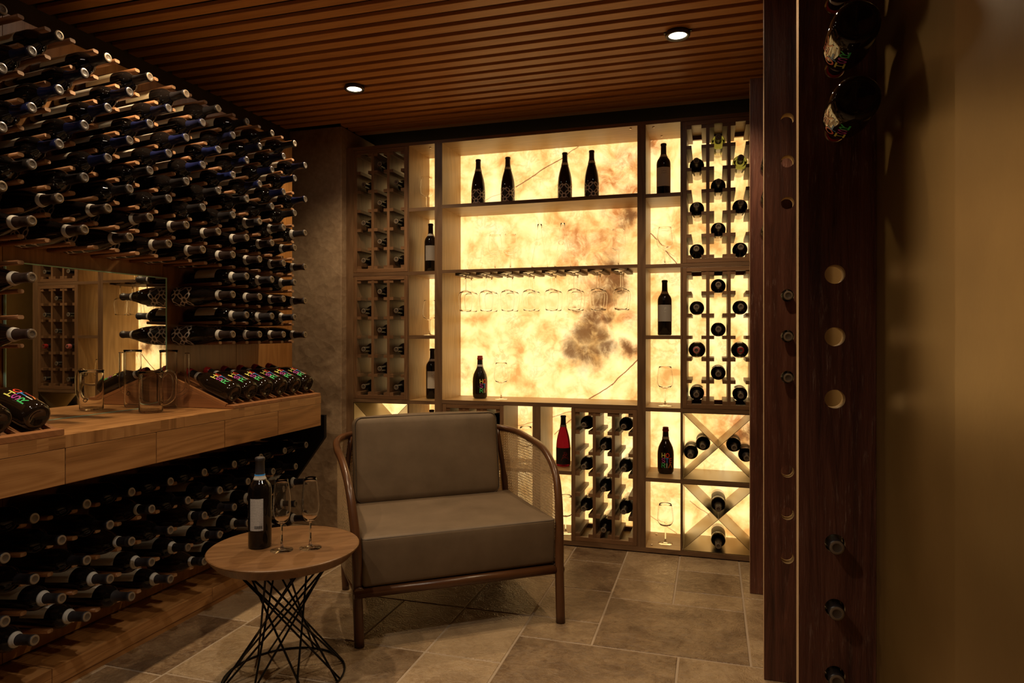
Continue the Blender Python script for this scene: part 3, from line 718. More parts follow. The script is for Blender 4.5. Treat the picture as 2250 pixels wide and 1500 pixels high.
def put_pegs(root, pegs, xe=-2.0):
    pegs = sorted(pegs, key=lambda p: (p[0]*cos(TH)-xe*sin(TH))+.35*abs(p[1]-1.3))
    for (y, z, t) in pegs[:100]:
        o = bpy.data.objects.new('peg', PEGM); C.objects.link(o); o.parent = root
        o.matrix_basis = Matrix.Translation((xe, y, z)) @ Matrix.Rotation(-t, 4, 'Y')
    rest = pegs[100:]
    if rest:
        mb = MB()
        for (y, z, t) in rest:
            T = Matrix.Translation((xe, y, z)) @ Matrix.Rotation(-t, 4, 'Y'); b = len(mb.v)
            for v in PEGM.vertices: mb.v.append(T @ v.co)
            for p in PEGM.polygons:
                us = [tuple(PEGM.uv_layers[0].data[l].uv) for l in p.loop_indices]
                us = [(u[0]+y*3, u[1]+z*5) for u in us]
                mb.face([b+i for i in p.vertices], us, p.material_index, p.use_smooth)
        o = mb.build('more_pegs', ['peg', 'peg_end'], root); o['kind'] = 'stuff'
# ---- upper rack: wood lining with pegs
ur = empty('peg_rack', (0, 0, 0)); tag(ur, 'tall wood wall panel with rows of wooden pegs carrying bottles above the counter', 'wine rack')
mb = MB()
ys = [.55, 1.10, 1.606, 2.268, 2.72, 3.17]
for a, b in zip(ys, ys[1:]): mb.box(-2.23, X_W, a+.0012, b-.0012, .86, 2.2, g=2)
mb.build('back_panel', 'panel', ur)
put_pegs(ur, PEGS)
# ---- lower rack
lr = empty('peg_rack', (0, 0, 0)); tag(lr, 'low wood panel with pegs carrying bottles beneath the counter drawers', 'wine rack')
mb = MB()
for a, b in zip(ys, ys[1:-1]+[2.899]): mb.box(-2.23, X_W, a+.0012, b-.0012, .085, .70, g=2)
mb.build('back_panel', 'panel', lr)
LOW = {1: ['ring', 'host', 'label', 'ring', 'label', 'ring', 'ring', 'plain', 'label'], 2: ['plain', 'ring', 'ring', 'ring', 'ring', 'label', 'ring', 'ring', 'plain'], 3: ['ring', 'ring', 'label', 'plain', 'host', 'host', 'plain', 'plain', 'plain'], 4: ['plain', 'label', 'label', 'plain', 'host', 'plain', 'plain', 'plain', 'plain'], 5: ['plain']*9}
LOWN = {1: 'bottom row', 2: 'second row up', 3: 'third row up', 4: 'fourth row up', 5: 'top row'}
# order in LOW rows: from stone pillar towards the camera
LOW[1] = ['ring', 'ring', 'plain', 'ring', 'hostdark', 'ring', 'label', 'ring', 'ring', 'label']
LOW[2] = ['ring', 'plain', 'ring', 'ring', 'ringgrey', 'ring', 'ring', 'ring', 'ring']
LOW[3] = ['ring', 'plain', 'ring', 'label', 'hostdark', 'plain', 'hostdark', 'plain', 'plain', 'plain']
LOW[4] = ['plain', 'hostdark', 'plain', 'label', 'plain', 'hostdark', 'plain', 'plain', 'plain']
LOW[5] = ['plain']*10
lowp = []
for r, z in ((1, .258), (2, .348), (3, .437), (4, .526), (5, .615)):
    odd = r % 2 == 0; t = R(6)
    for i, kd in enumerate(LOW[r]):
        k = (7 if odd else 8)-i
        y = 1.476+(.0855 if odd else 0)+.171*k
        if y < 1.2: continue
        lying(kd, y, z, t, f'{UPNAME[kd]} wine bottle beneath the counter, {LOWN[r]}, {ORD[i+1]} from stone pillar end', 'bottles under the counter', random.uniform(-.2, .2))
    for q in range(-2, 18):
        yp = 1.476-.0428+.0855*q
        if 1.2 < yp < 2.93: lowp.append((yp, z-.1*math.tan(t)-.0296, t))
put_pegs(lr, lowp)
MB().prism([(-2.205, .16), (-1.98, .455), (-1.835, .645), (-1.835, .756), (-2.205, .756)], 1, 2.900, 2.920).build('end_panel', 'darkwood', lr)

# ================================================================ counter with drawers
ct = empty('counter', (0, 0, 0)); tag(ct, 'thick wooden wall counter with a row of drawer fronts under the bottle wall', 'counter')
XF = -1.82; ZT = .857; Y0, Y1, Y2, Y3 = .835, 1.507, 2.178, 2.848
mb = MB()
mb.box(-2.198, XF-.03, Y0, Y3, ZT-.037, ZT-.0005, g=1)
yy = Y1
rn = random.Random(5)
for (ya, yb) in ((Y1, Y2), (Y2, Y3), (Y0, Y1)):
    y = ya
    while y < yb-.001:
        n = min(yb, y+rn.choice((.045, .06, .08, .035)));
        if yb-n < .02: n = yb
        mb.box(XF-.03, XF, y, n, ZT-.037, ZT, g=rn.choice((0, 1, 2))); y = n
mb.build('worktop', 'counter', ct)
MB().box(-2.198, XF-.03, Y1, Y2, ZT-.0004, ZT, g=1).build('worktop_board', 'counter', ct)
seam = [.835, 1.172, 1.507, 1.843, 2.178, 2.513, 2.848]
for a, b in zip(seam, seam[1:]):
    MB().box(XF-.022, XF, a+.0015, b-.0015, .713, ZT-.0385, g=1).build('drawer', 'counter', ct, bevel=.0012)
MB().box(-2.198, XF-.022, Y0, Y3-.002, .716, ZT-.038).build('carcass', 'darkwood', ct)
# plinth
pl = empty('plinth', (0, 0, 0)); tag(pl, 'low wooden plinth along the floor beneath the lower bottle rack', 'plinth')
XP, ZP = -2.03, .079
for a, b in ((.5, .91), (.91, 1.635), (1.635, 2.355), (2.355, 3.1)):
    mb = MB(); mb.box(-2.45, XP, a+.001, b-.001, ZP-.03, ZP, g=1); mb.box(XP-.02, XP, a+.001, b-.001, .020, ZP-.0302, g=1)
    mb.build('board', 'counter', pl, bevel=.0012)
MB().box(-2.4, XP-.004, .5, 3.1, .0, .0185, g=1).build('toe_strip', 'counter', pl)

# ---- sloped display stands with lettered bottles
def stand(ya, yb, label, blabel, n=3, zextra=0.):
    st = empty('display_stand', (0, 0, 0)); tag(st, label, 'bottle stand')
    zb = ZT+.001; sl = R(21)
    mb = MB(); L_ = .335
    prof = [(XF-.001, zb), (XF-.001, zb+.012+zextra), (XF-.034, zb+.014+zextra), (XF-.038, zb+.006), (-2.186, zb+.006+(.328)*math.tan(sl)), (-2.186, zb)]
    mb.prism([(x, z) for x, z in prof], 1, ya+.002, yb-.002, g=0)
    mb.build('wedge', 'peg', st, bevel=.001)
    m2 = MB(); k = (yb-ya)/n
    for i in range(n+1):
        y = ya+k*i; y = min(max(y, ya+.009), yb-.009)
        T = Matrix.Translation((XF-.040, y, zb+.008)) @ Matrix.Rotation(sl, 4, 'Y')
        m2.box(-.335, 0, -.0065, .0065, 0, .012, g=0, T=T)
    m2.build('divider', 'peg', st)
    for i in range(n):
        y = ya+k*(i+.5); r = .0445
        a = Vector((-cos(sl), 0, sin(sl))); up = Vector((sin(sl), 0, cos(sl)))
        base = Vector((XF-.046, y, zb+.010))+up*(r+.001)+a*.004
        PB['host'].put(orient(base, a, (up.x, -.03, up.z)), blabel[i], 'wine bottle', 'lettered bottles on the counter stands')
HB = 'letter-printed dark bottle lying on the counter stand, '
stand(2.225, 2.537, 'sloped wooden display stand beside the glass jugs, holding three lettered bottles', [HB+'first after the glass jugs', HB+'second after the glass jugs', HB+'third after the glass jugs'])
stand(2.537, Y3, 'sloped wooden display stand at the stone pillar end of the counter', [HB+'third from the stone pillar', HB+'second from the stone pillar', HB+'closest to the stone pillar'])
stand(1.172, Y1, 'sloped wooden display stand at the near end of the counter by the mirror', [HB+'near end, farthest from the mirror', HB+'near end, middle one of three', HB+'near end, right by the mirror'], zextra=.006)

# ---- mirror
mr = MB().box(-2.1965, -2.1905, 1.606, 2.268, ZT+.002, 1.387).build('mirror', ['mirror'])
tag(mr, 'frameless rectangular mirror with green glass edge standing on the counter against the wall', 'mirror')
e = MB(); x0, x1 = -2.1985, -2.189
e.box(x0, x1, 2.268, 2.272, ZT+.001, 1.391); e.box(x0, x1, 1.6035, 2.268, 1.387, 1.391); e.box(x0, x1, 1.606, 2.268, ZT+.0005, ZT+.002); e.box(x0, x1, 1.6035, 1.606, ZT+.001, 1.387)
e.build('glass_edge', 'edge_green', mr)['label'] = 'green polished edge'

# ---- glass jugs
def jug(x, y, r, h, handle, label):
    g = empty('glass_jug', (x, y, ZT+.001)); tag(g, label, 'glass jug')
    t = .0019
    MB().lathe([(0, 0), (r*.9, 0), (r, .004), (r, h-.012), (r+.003, h), (r+.001, h+.001), (r-t, h-.012), (r-t, .008), (r*.85, .006), (0, .006)], 36).build('body', 'jug_glass', g)
    d = Vector((1, .2, 0)).normalized()
    pts = [d*a+Vector((0, 0, z)) for a, z in handle]
    # smooth
    P2 = []
    for i in range(len(pts)-1):
        p0 = pts[max(i-1, 0)]; p1, p2 = pts[i], pts[i+1]; p3 = pts[min(i+2, len(pts)-1)]
        for k in range(6):
            u = k/6; P2.append(.5*((2*p1)+(p2-p0)*u+(2*p0-5*p1+4*p2-p3)*u*u+(3*p1-p0-3*p2+p3)*u**3))
    P2.append(pts[-1])
    mo = MB(); mo.tube(P2, .0088, 14, caps=False)
    n0 = len(mo.v); mi_ = MB(); mi_.tube(P2, .0066, 14, caps=False)
    mo.v += mi_.v
    for f, u in zip(mi_.f, mi_.uv): mo.face([n0+i for i in f][::-1], u, 0, True)
    last = len(P2)-1
    for ring in (0, last):
        for k in range(14):
            k2 = (k+1) % 14; a, b, c, dd = ring*14+k, ring*14+k2, n0+ring*14+k2, n0+ring*14+k
            mo.face([a, b, c, dd] if ring else [dd, c, b, a], None, 0, False)
    mo.build('handle', 'jug_glass', g)
    return g
jug(-2.045, 2.045, .0415, .155, [(.042, .135), (.060, .152), (.082, .150), (.094, .130), (.095, .095), (.090, .060), (.070, .040), (.042, .032)], 'short clear glass jug with looped tube handle beside the mirror')
jug(-2.10, 2.188, .0315, .232, [(.032, .050), (.050, .055), (.068, .066), (.078, .085), (.079, .12), (.079, .17), (.079, .222)], 'tall clear glass jug with upright tube spout behind the short jug')

# ================================================================ display cabinet
YFc, YBc = 3.59, 3.888
cab = empty('display_cabinet', (-.93, 3.74, 0)); cab.location = (0, 0, 0)
tag(cab, 'wall-wide backlit oak display cabinet with open shelves and bottle racks', 'cabinet')
def board(nm, x0, x1, z0, z1, m=None, y0=YFc, y1=YBc, g=None):
    mb = MB(); mb.box(x0, x1, y0+.0015, y1, z0, z1, g=g); mb.box(x0, x1, y0, y0+.0014, z0, z1, g=g, mi=1)
    return mb.build(nm, ['oak', 'frame'], cab)
zs = [.018, .392, .768, 1.141, 1.519, 1.895, 2.268]
tk = .019
board('side_panel', -2.12, -2.073, .006, 2.281, g=2); board('side_panel', .212, .259, .006, 2.281, g=2)
board('top_panel', -2.073, .212, 2.262, 2.281, g=0); board('bottom_panel', -2.073, .212, .006, .030, g=0)
board('upright', -1.542, -1.495, .030, 2.262, g=2); board('upright', -.380, -.336, .030, 2.262, g=2)
def shelf(x0, x1, zt, th=.020): return board('shelf', x0, x1, zt-th, zt, g=0)
for i, zt in enumerate((.399, .769, 1.150, 1.524, 1.896)):
    if i in (0, 1, 3):
        shelf(-2.073, -1.542, zt); shelf(-.336, .212, zt)
    else:
        shelf(-1.705, -1.542, zt); shelf(-.336, -.158, zt)
shelf(-1.495, -.38, 1.904); shelf(-1.495, -.38, 1.527, .018); shelf(-1.495, -.38, .778, .022)
# thin dividers between the racks and the open columns
for (x0, x1, z0, z1) in ((-1.713, -1.705, 1.524, 2.262), (-1.713, -1.705, .769, 1.504), (-1.713, -1.705, .030, .749), (-.158, -.150, 1.524, 2.262), (-.158, -.150, .769, 1.504), (-.158, -.150, .399, .749), (-.158, -.150, .030, .379)):
    board('divider', x0, x1, z0, z1, g=2)
board('upright', -.955, -.909, .030, .756, g=2)
shelf(-.909, -.738, .408); shelf(-1.122, -.955, .408)
# slotted rails under the glass shelf
GX = [-1.372, -1.245, -1.117, -.988, -.859, -.731, -.603, -.474]
for x in GX:
    mb = MB()
    for s_ in (-1, 1): mb.box(x+s_*.040, x+s_*.046, 3.60, 3.82, 1.494, 1.5085); mb.box(x+s_*.0145, x+s_*.040, 3.60, 3.82, 1.4935, 1.4968)
    mb.build('stemware_rail', 'rail', cab)
# shelf fittings
for (x, y, z) in ((-.42, 3.63, 2.2615), (-.30, 3.64, 2.2615), (-.27, 3.82, 2.2615), (-1.60, 3.66, 2.2615)):
    MB().lathe([(0, 0), (.006, 0), (.006, .003), (0, .003)], 14, T=Matrix.Translation((x, y, z-.0025))).build('fitting', 'cam', cab)
for (x, y, z) in ((-.31, 3.64, .030), (-.30, 3.84, .030)):
    MB().lathe([(0, 0), (.006, 0), (.006, .003), (0, .003)], 14, T=Matrix.Translation((x, y, z))).build('fitting', 'cam', cab)
ox = MB().box(-2.073, .212, YBc+.002, YBc+.022, .02, 2.27).build('onyx_panel', 'onyx')
tag(ox, 'glowing backlit onyx stone panel with brown clouds behind the cabinet shelves', 'stone panel')

# ---- bottle racks in the cabinet cells
def rack(x0, x1, z0, z1, label, rows=6):
    r = empty('bottle_rack', (0, 0, 0)); tag(r, label, 'bottle rack', 'slotted racks in the cabinet')
    a = .0225; y0, y1 = YFc+.001, YBc-.004
    f = MB()
    f.box(x0, x0+a, y0, y1, z0, z1, g=2); f.box(x1-a, x1, y0, y1, z0, z1, g=2); f.box(x0+a, x1-a, y0, y0+.022, z0, z0+a, g=0); f.box(x0+a, x1-a, y0, y0+.022, z1-a, z1, g=0)
    f.box(x0+a, x1-a, y1-.022, y1, z0, z0+a, g=0); f.box(x0+a, x1-a, y1-.022, y1, z1-a, z1, g=0)
    f.build('frame', 'walnut', r, bevel=.001)
    wI = (x1-x0-2*a)/3; d = .0165
    divs = []
    for i in (1, 2):
        xc = x0+a+wI*i; divs.append(xc)
        MB().box(xc-d/2, xc+d/2, y0+.002, y1, z0+a, z1-a, g=2).build('divider', 'walnut', r)
    pitch = (z1-z0-2*a)/rows
    n = 0
    for k in range(rows+1):
        z = z0+a+pitch*k
        for c in range(3):
            xa = x0+a if c == 0 else divs[c-1]+d/2; xb = x1-a if c == 2 else divs[c]-d/2
            for (p, q) in ((xa, xa+.0235), (xb-.0235, xb)):
                za, zb_ = (z-.006, z+.012) if 0 < k < rows else ((z-.0, z+.018) if k == 0 else (z-.018, z))
                MB().box(p, q, y0+.004, y1-.002, za, zb_, g=1).build('cleat', 'walnut', r); n += 1
    cx = [(x0+a+divs[0]-d/2)/2, (divs[0]+divs[1])/2, (divs[1]+d/2+x1-a)/2]
    gap = divs[1]-divs[0]-d-.047
    return cx, [z1-a-pitch*(k+1)+.012 for k in range(rows)], gap
def fill(geo, cells, where, kind=lambda c, r: 'plain'):
    cx, zz, gap = geo
    for c, r in cells:
        k = kind(c, r); rad = .0378 if not k.startswith('host') else .0438
        z = zz[r-1]+math.sqrt(max(1e-6, rad**2-(gap/2)**2))-(0 if r < 6 else -.006)+.0004
        L_ = PB_LEN[k]
        PB[k].put(orient((cx[c-1], YFc-.012+L_ if L_ < .29 else YBc-.0045, z), (0, -1, 0), (random.uniform(-.6, .6), 0, 1)), f'{ {"plain":"dark","green":"clear green","hostpink":"pink-capped","host":"red-capped","label":"dark"}[k] } wine bottle in the {where} rack, {ORD[c]} column, {ORD[r]} row', 'wine bottle', 'bottles in the cabinet racks')
A1 = [(1, 2), (1, 4), (1, 6), (2, 1), (2, 3), (2, 5), (3, 2), (3, 4), (3, 6)]
B1 = [(1, 1), (1, 3), (1, 5), (2, 2), (2, 4), (2, 6), (3, 1), (3, 3), (3, 5)]
g1 = rack(-2.071, -1.7145, 1.5255, 2.2605, 'upper slotted bottle rack next to the stone pillar'); fill(g1, A1, 'upper pillar-side')
g2 = rack(-2.071, -1.7145, .7705, 1.5025, 'lower slotted bottle rack next to the stone pillar'); fill(g2, A1, 'lower pillar-side')
g3 = rack(-.1485, .2105, 1.5255, 2.2605, 'upper slotted bottle rack next to the old planks'); fill(g3, A1, 'upper plank-side', lambda c, r: 'green' if (c, r) in ((2, 1), (3, 2)) else 'label')
g4 = rack(-.1485, .2105, .7705, 1.5025, 'lower slotted bottle rack next to the old planks'); fill(g4, A1, 'lower plank-side', lambda c, r: 'hostpink' if (c, r) == (1, 4) else 'host' if (c, r) == (3, 4) else 'label')
g5 = rack(-.7365, -.3815, .0315, .7545, 'low slotted bottle rack under the middle shelf, beside the red bottle'); fill(g5, B1, 'low middle')
g6 = rack(-1.4935, -1.1235, .0315, .7545, 'low slotted bottle rack under the middle shelf, behind the armchair'); fill(g6, [(3, 1), (3, 3), (3, 5), (2, 2), (1, 1)], 'behind-armchair')

# ---- bronze cross racks
def cross(x0, x1, z0, z1, label):
    r = empty('cross_rack', (0, 0, 0)); tag(r, label, 'bottle rack', 'bronze cross racks')
    t = .0022; y0, y1 = YFc+.004, YBc-.004
    li = MB(); li.box(x0, x1, y0, y1, z0, z0+t); li.box(x0, x1, y0, y1, z1-t, z1); li.box(x0, x0+t, y0, y1, z0+t, z1-t); li.box(x1-t, x1, y0, y1, z0+t, z1-t)
    li.build('liner', 'steel', r)
    a, b, c, d = x0+t, x1-t, z0+t, z1-t
    cx, cz = (a+b)/2, (c+d)/2
    def diag(p, q, nm):
        v = Vector((q[0]-p[0], q[1]-p[1])).normalized(); n = Vector((-v.y, v.x))*.0012
        MB().prism([(p[0]+n.x, p[1]+n.y), (q[0]+n.x, q[1]+n.y), (q[0]-n.x, q[1]-n.y), (p[0]-n.x, p[1]-n.y)], 1, y0, y1).build(nm, 'steel', r)
    e_ = .002
    diag((a+e_, c+e_), (b-e_, d-e_), 'plate'); diag((a+e_, d-e_), (cx-e_, cz+e_), 'plate'); diag((cx+e_, cz-e_), (b-e_, c+e_), 'plate')
    return cx, cz
cross(-.1485, .2105, .401, .7475, 'upper bronze cross-shaped bottle rack beside the old planks')
cross(-.1485, .2105, .032, .3775, 'lower bronze cross-shaped bottle rack beside the old planks')
cross(-2.071, -1.7145, .401, .7475, 'upper bronze cross-shaped bottle rack at the pillar end, behind the armchair')
cross(-2.071, -1.7145, .032, .3775, 'lower bronze cross-shaped bottle rack at the pillar end, behind the armchair')
def lie(kind, x, z, label, yb=YBc-.006):
    PB[kind].put(orient((x, yb, z), (0, -1, 0), (random.uniform(-.3, .3), 0, 1)), label, 'wine bottle', 'bottles in the bronze cross racks')
lie('label', -.108, .528, 'dark bottle in upper bronze cross rack, lower of the pair beside the lettered bottle')
lie('label', -.046, .578, 'dark bottle in upper bronze cross rack, upper of the pair beside the lettered bottle')
lie('label', .108, .578, 'dark bottle in upper bronze cross rack, upper of the pair beside the planks')
lie('label', .168, .528, 'dark bottle in upper bronze cross rack, lower of the pair beside the planks')
lie('label', .031, .262, 'white-label bottle resting in the upper notch of the lower bronze cross rack')
lie('label', .031, .0725, 'white-label bottle lying on the floor of the lower bronze cross rack')

# ---- standing bottles
CAMP = Vector((0, 0, 1.15))
def stand_b(kind, x, z, label, face=None, y=3.74, rot=0.):
    f = (Vector((-x*.6, -1, 0)) if face is None else Vector(face))
    f.rotate(Matrix.Rotation(rot, 3, 'Z'))
    PB[kind].put(orient((x, y, z+.0005), (0, 0, 1), f), label, 'wine bottle')
for x, rt, lb in ((-1.327, .2, 'flower-label bottle on the top middle shelf, closest to the stone pillar'), (-1.144, .1, 'flower-label bottle on the top middle shelf, second from the stone pillar side'), (-.804, .5, 'flower-label bottle on the top middle shelf, third from the stone pillar side'), (-.650, .9, 'flower-label bottle on the top middle shelf, farthest from the stone pillar')):
    stand_b('flower', x, 1.904, lb, rot=rt)
stand_b('ring', -.254, 1.896, 'white-label bottle on the top shelf of the narrow column beside the old planks')
stand_b('grey', -.248, 1.150, 'grey-label bottle with monogram on a narrow shelf beside the lower plank-side rack')
stand_b('host', -.243, .399, 'letter-printed red-topped bottle beside the upper bronze cross rack', rot=.15)
stand_b('host', -1.316, .778, 'letter-printed red-topped bottle standing on the middle desk shelf', rot=.35)
stand_b('rose', -.813, .408, 'red glass bottle with dark label beside the low middle rack')
stand_b('ringgrey', -1.632, 1.524, 'white-label bottle on the narrow shelf beside the upper pillar-side rack')
stand_b('red2', -1.622, .769, 'red-script label bottle on the narrow shelf beside the lower pillar-side rack')
stand_b('plain', -1.625, .399, 'dark bottle on the low narrow shelf, mostly hidden behind the armchair')

# ---- wine glasses
def wg_mesh(parts, nm): pass
def glass_proto(H, rb, zs_, rs_, zb, rm, zm, rr, t=.0009, nm='wine_glass', gm='thin_glass'):
    """H height, rb foot radius, zs_ stem top, rs_ stem radius, rm max radius at zm, rr rim radius"""
    foot = MB().lathe([(0, 0), (rb, 0), (rb, .0012), (rb*.45, .0035), (rs_*2.2, .008), (rs_*1.15, .016), (rs_, .024), (0, .024)], 32).mesh('foot', gm)
    stem = MB().lathe([(0, .0242), (rs_, .0242), (rs_*.92, (zs_+.024)/2), (rs_, zs_-.006), (rs_*1.5, zs_-.0005), (0, zs_-.0005)], 14).mesh('stem', gm)
    out = []; n = 9
    for i in range(n+1):
        u = i/n; out.append((rs_*1.5+(rm-rs_*1.5)*sin(u*PI/2)**.9, zs_+(zm-zs_)*(1-cos(u*PI/2))))
    for i in range(1, 8):
        u = i/7; out.append((rm+(rr-rm)*(u**1.7), zm+(H-zm)*u))
    inn = [(max(r-t*(1.0 if z > zs_+.02 else 1.6), 0), z+(.004 if z < zs_+.012 else .0012)) for r, z in out[1:-1]]
    prof = [(0, zs_)]+out+[(rr-t, H)]+inn[::-1]+[(0, zs_+.006)]
    bowl = MB().lathe(prof, 40).mesh('bowl', gm)
    return Proto(nm, [('foot', foot, [], None), ('stem', stem, [], None), ('bowl', bowl, [], None)])
WG = glass_proto(.212, .0385, .092, .0036, .092, .0425, .132, .0325)
TG = glass_proto(.235, .0365, .088, .0036, .088, .0290, .142, .0200, gm='glass')
def put_glass(P, x, y, z, label, grp=None, flip=False):
    m = Matrix.Translation((x, y, z+.0005)) if not flip else Matrix.Translation((x, y, z)) @ Matrix.Rotation(PI, 4, 'X')
    P.put(m, label, 'wine glass', grp)
put_glass(WG, -.246, 3.72, 1.524, 'empty wine glass on the narrow shelf below the white-label bottle')
put_glass(WG, -.243, 3.70, .769, 'empty wine glass on the narrow shelf above the lettered bottle')
put_glass(WG, -.241, 3.69, .030, 'empty wine glass on the bottom of the cabinet beside the lower bronze cross rack')
put_glass(WG, -1.175, 3.71, .778, 'empty wine glass on the desk shelf beside the letter-printed bottle')
put_glass(WG, -1.658, 3.74, 1.896, 'empty wine glass on the top narrow shelf next to the upper pillar-side rack')
put_glass(WG, -1.640, 3.74, 1.150, 'empty wine glass on the narrow shelf next to the lower pillar-side rack')
put_glass(WG, -.795, 3.72, .030, 'empty wine glass on the cabinet bottom beneath the red bottle')
put_glass(WG, -1.035, 3.74, .408, 'empty wine glass on the low shelf just behind the armchair back')
put_glass(WG, -1.222, 3.74, 1.527, 'empty wine glass standing on the hanging-glass shelf, closest to the pillar')
put_glass(WG, -1.128, 3.74, 1.527, 'empty wine glass standing on the hanging-glass shelf, next to the decanters')
put_glass(WG, -.50, 3.74, 1.527, 'empty wine glass standing on the hanging-glass shelf, far from the pillar')
HN = ['first', 'second', 'third', 'fourth', 'fifth', 'sixth', 'seventh', 'eighth']
for i, x in enumerate(GX):
    for j, y in enumerate((3.645, 3.745)):
        put_glass(WG, x, y, 1.5025, f'wine glass hanging upside down, {HN[i]} slot from the pillar side, {"front" if j == 0 else "rear"} one', 'hanging wine glasses', True)
# decanters
def decanter(x, y, z, label):
    d = empty('decanter', (x, y, z+.0008)); tag(d, label, 'decanter', 'glass decanters')
    t = .0012
    o = [(0, 0), (.044, 0), (.049, .005), (.047, .03), (.038, .085), (.027, .14), (.017, .19), (.0125, .225), (.0130, .262)]
    i_ = [(.0118, .262), (.0113, .225), (.0158, .19), (.0258, .14), (.0368, .085), (.0458, .03), (.046, .007), (.02, .004), (0, .004)]
    MB().lathe(o+i_, 40).build('body', 'thin_glass', d)
    T = Matrix.Translation((0, -.026, .146)) @ Matrix.Rotation(PI/2, 4, 'X')
    MB().lathe([(.0125, 0), (.0150, .030), (.0150, .032), (.0138, .032), (.0113, 0), (.0125, 0)], 24, T=T).build('spout', 'jug_glass', d)
decanter(-.952, 3.74, 1.527, 'conical clear glass decanter on the hanging-glass shelf, next to the wine glasses')
decanter(-.816, 3.74, 1.527, 'conical clear glass decanter on the hanging-glass shelf, farther from the stone pillar')

# ================================================================ side table
tb = empty('side_table', (-1.383, 1.945, 0)); tag(tb, 'round wooden side table on a twisted black wire base beside the armchair', 'side table')
def table_top():
    mb = MB(); prof = [(0, .4395), (.2425, .4395), (.2455, .437), (.2455, .433), (.219, .402), (0, .402)]
    mb.lathe(prof, 72, sm=False)
    s_, c_ = sin(.6), cos(.6)
    mb.uv = [[((mb.v[i].x*c_+mb.v[i].y*s_)*1., (-mb.v[i].x*s_+mb.v[i].y*c_)+mb.v[i].z) for i in f] for f in mb.f]
    return mb.build('table_top', 'table', tb)
table_top()
wires = []
NW = 8; rw = random.Random(12)
for fam in (1, -1):
    for i in range(NW):
        a = 2*PI*i/NW+(.15 if fam < 0 else 0)+rw.uniform(-.14, .14); b = a+fam*R(140)+rw.uniform(-.12, .12)
        MB().tube([(.172*cos(a), .172*sin(a), .402), (.197*cos(b), .197*sin(b), .005)], .0035, 8).build('wire', 'wire', tb)
for rr, z in ((.197, .0045), (.172, .399)):
    MB().tube([(rr*cos(2*PI*i/48), rr*sin(2*PI*i/48), z) for i in range(48)], .0036, 8, closed=True).build('ring', 'wire', tb)
PB['table'].put(orient((-1.458, 1.914, .440), (0, 0, 1), (.35, -1, 0)), 'dark wine bottle with printed back label standing on the round side table', 'wine bottle')
put_glass(TG, -1.364, 1.902, .4395, 'slim empty wine glass on the side table, beside the bottle')
put_glass(TG, -1.287, 1.950, .4395, 'slim empty wine glass on the side table, on the armchair side')

# ================================================================ armchair
AY = R(37)
ac = empty('armchair', (-.915, 2.416, 0)); ac.rotation_euler = (0, 0, AY); tag(ac, 'low taupe upholstered armchair with dark walnut frame and woven cane sides', 'armchair')
def smooth(pts, n=7):
    P2 = []; pts = [Vector(p) for p in pts]
    for i in range(len(pts)-1):
        p0 = pts[i-1] if i else pts[0]*2-pts[1]; p1, p2 = pts[i], pts[i+1]; p3 = pts[i+2] if i+2 < len(pts) else pts[-1]*2-pts[-2]
        for k in range(n):
            u = k/n; P2.append(.5*((2*p1)+(p2-p0)*u+(2*p0-5*p1+4*p2-p3)*u*u+(3*p1-p0-3*p2+p3)*u**3))
    return P2+[pts[-1]]
half = [(.392, -.034, 0), (.397, -.012, .20), (.405, .008, .36), (.415, .04, .49), (.424, .10, .585), (.432, .24, .652), (.434, .42, .672), (.415, .56, .688), (.34, .645, .698), (.18, .675, .702)]
lhalf = [(-x if i else -.392, y if i else .034, z) for i, (x, y, z) in enumerate(half)]
lhalf[1] = (-.400, .030, .20)
path = smooth(lhalf)+[Vector((0, .68, .703))]+smooth(half)[::-1]
rad = [.0185-.0035*min(1, max(0, (p.z-.35)/.25)) for p in path]
fr = MB(); fr.tube(path, rad, 14, up=(0, 1, 0)); fr.build('arm_frame', 'chair', ac)
for s_ in (-1, 1):
    MB().tube(smooth([(s_*.375, .625, 0), (s_*.385, .60, .2), (s_*.385, .605, .42), (s_*.352, .632, .69)]), [.0165]*16+[.012]*6, 12).build('leg', 'chair', ac)
    MB().tube(smooth([(s_*.397, .0, .212), (s_*.405, .30, .215), (s_*.385, .60, .215)]), .017, 10, sx=1.2).build('side_rail', 'chair', ac)
MB().tube([(-.415, .012, .205), (0, .004, .205), (.415, -.004, .205)], .0185, 14).build('front_rail', 'chair', ac)
MB().tube(smooth([(-.385, .60, .215), (0, .655, .215), (.385, .60, .215)]), .016, 10).build('back_rail', 'chair', ac)
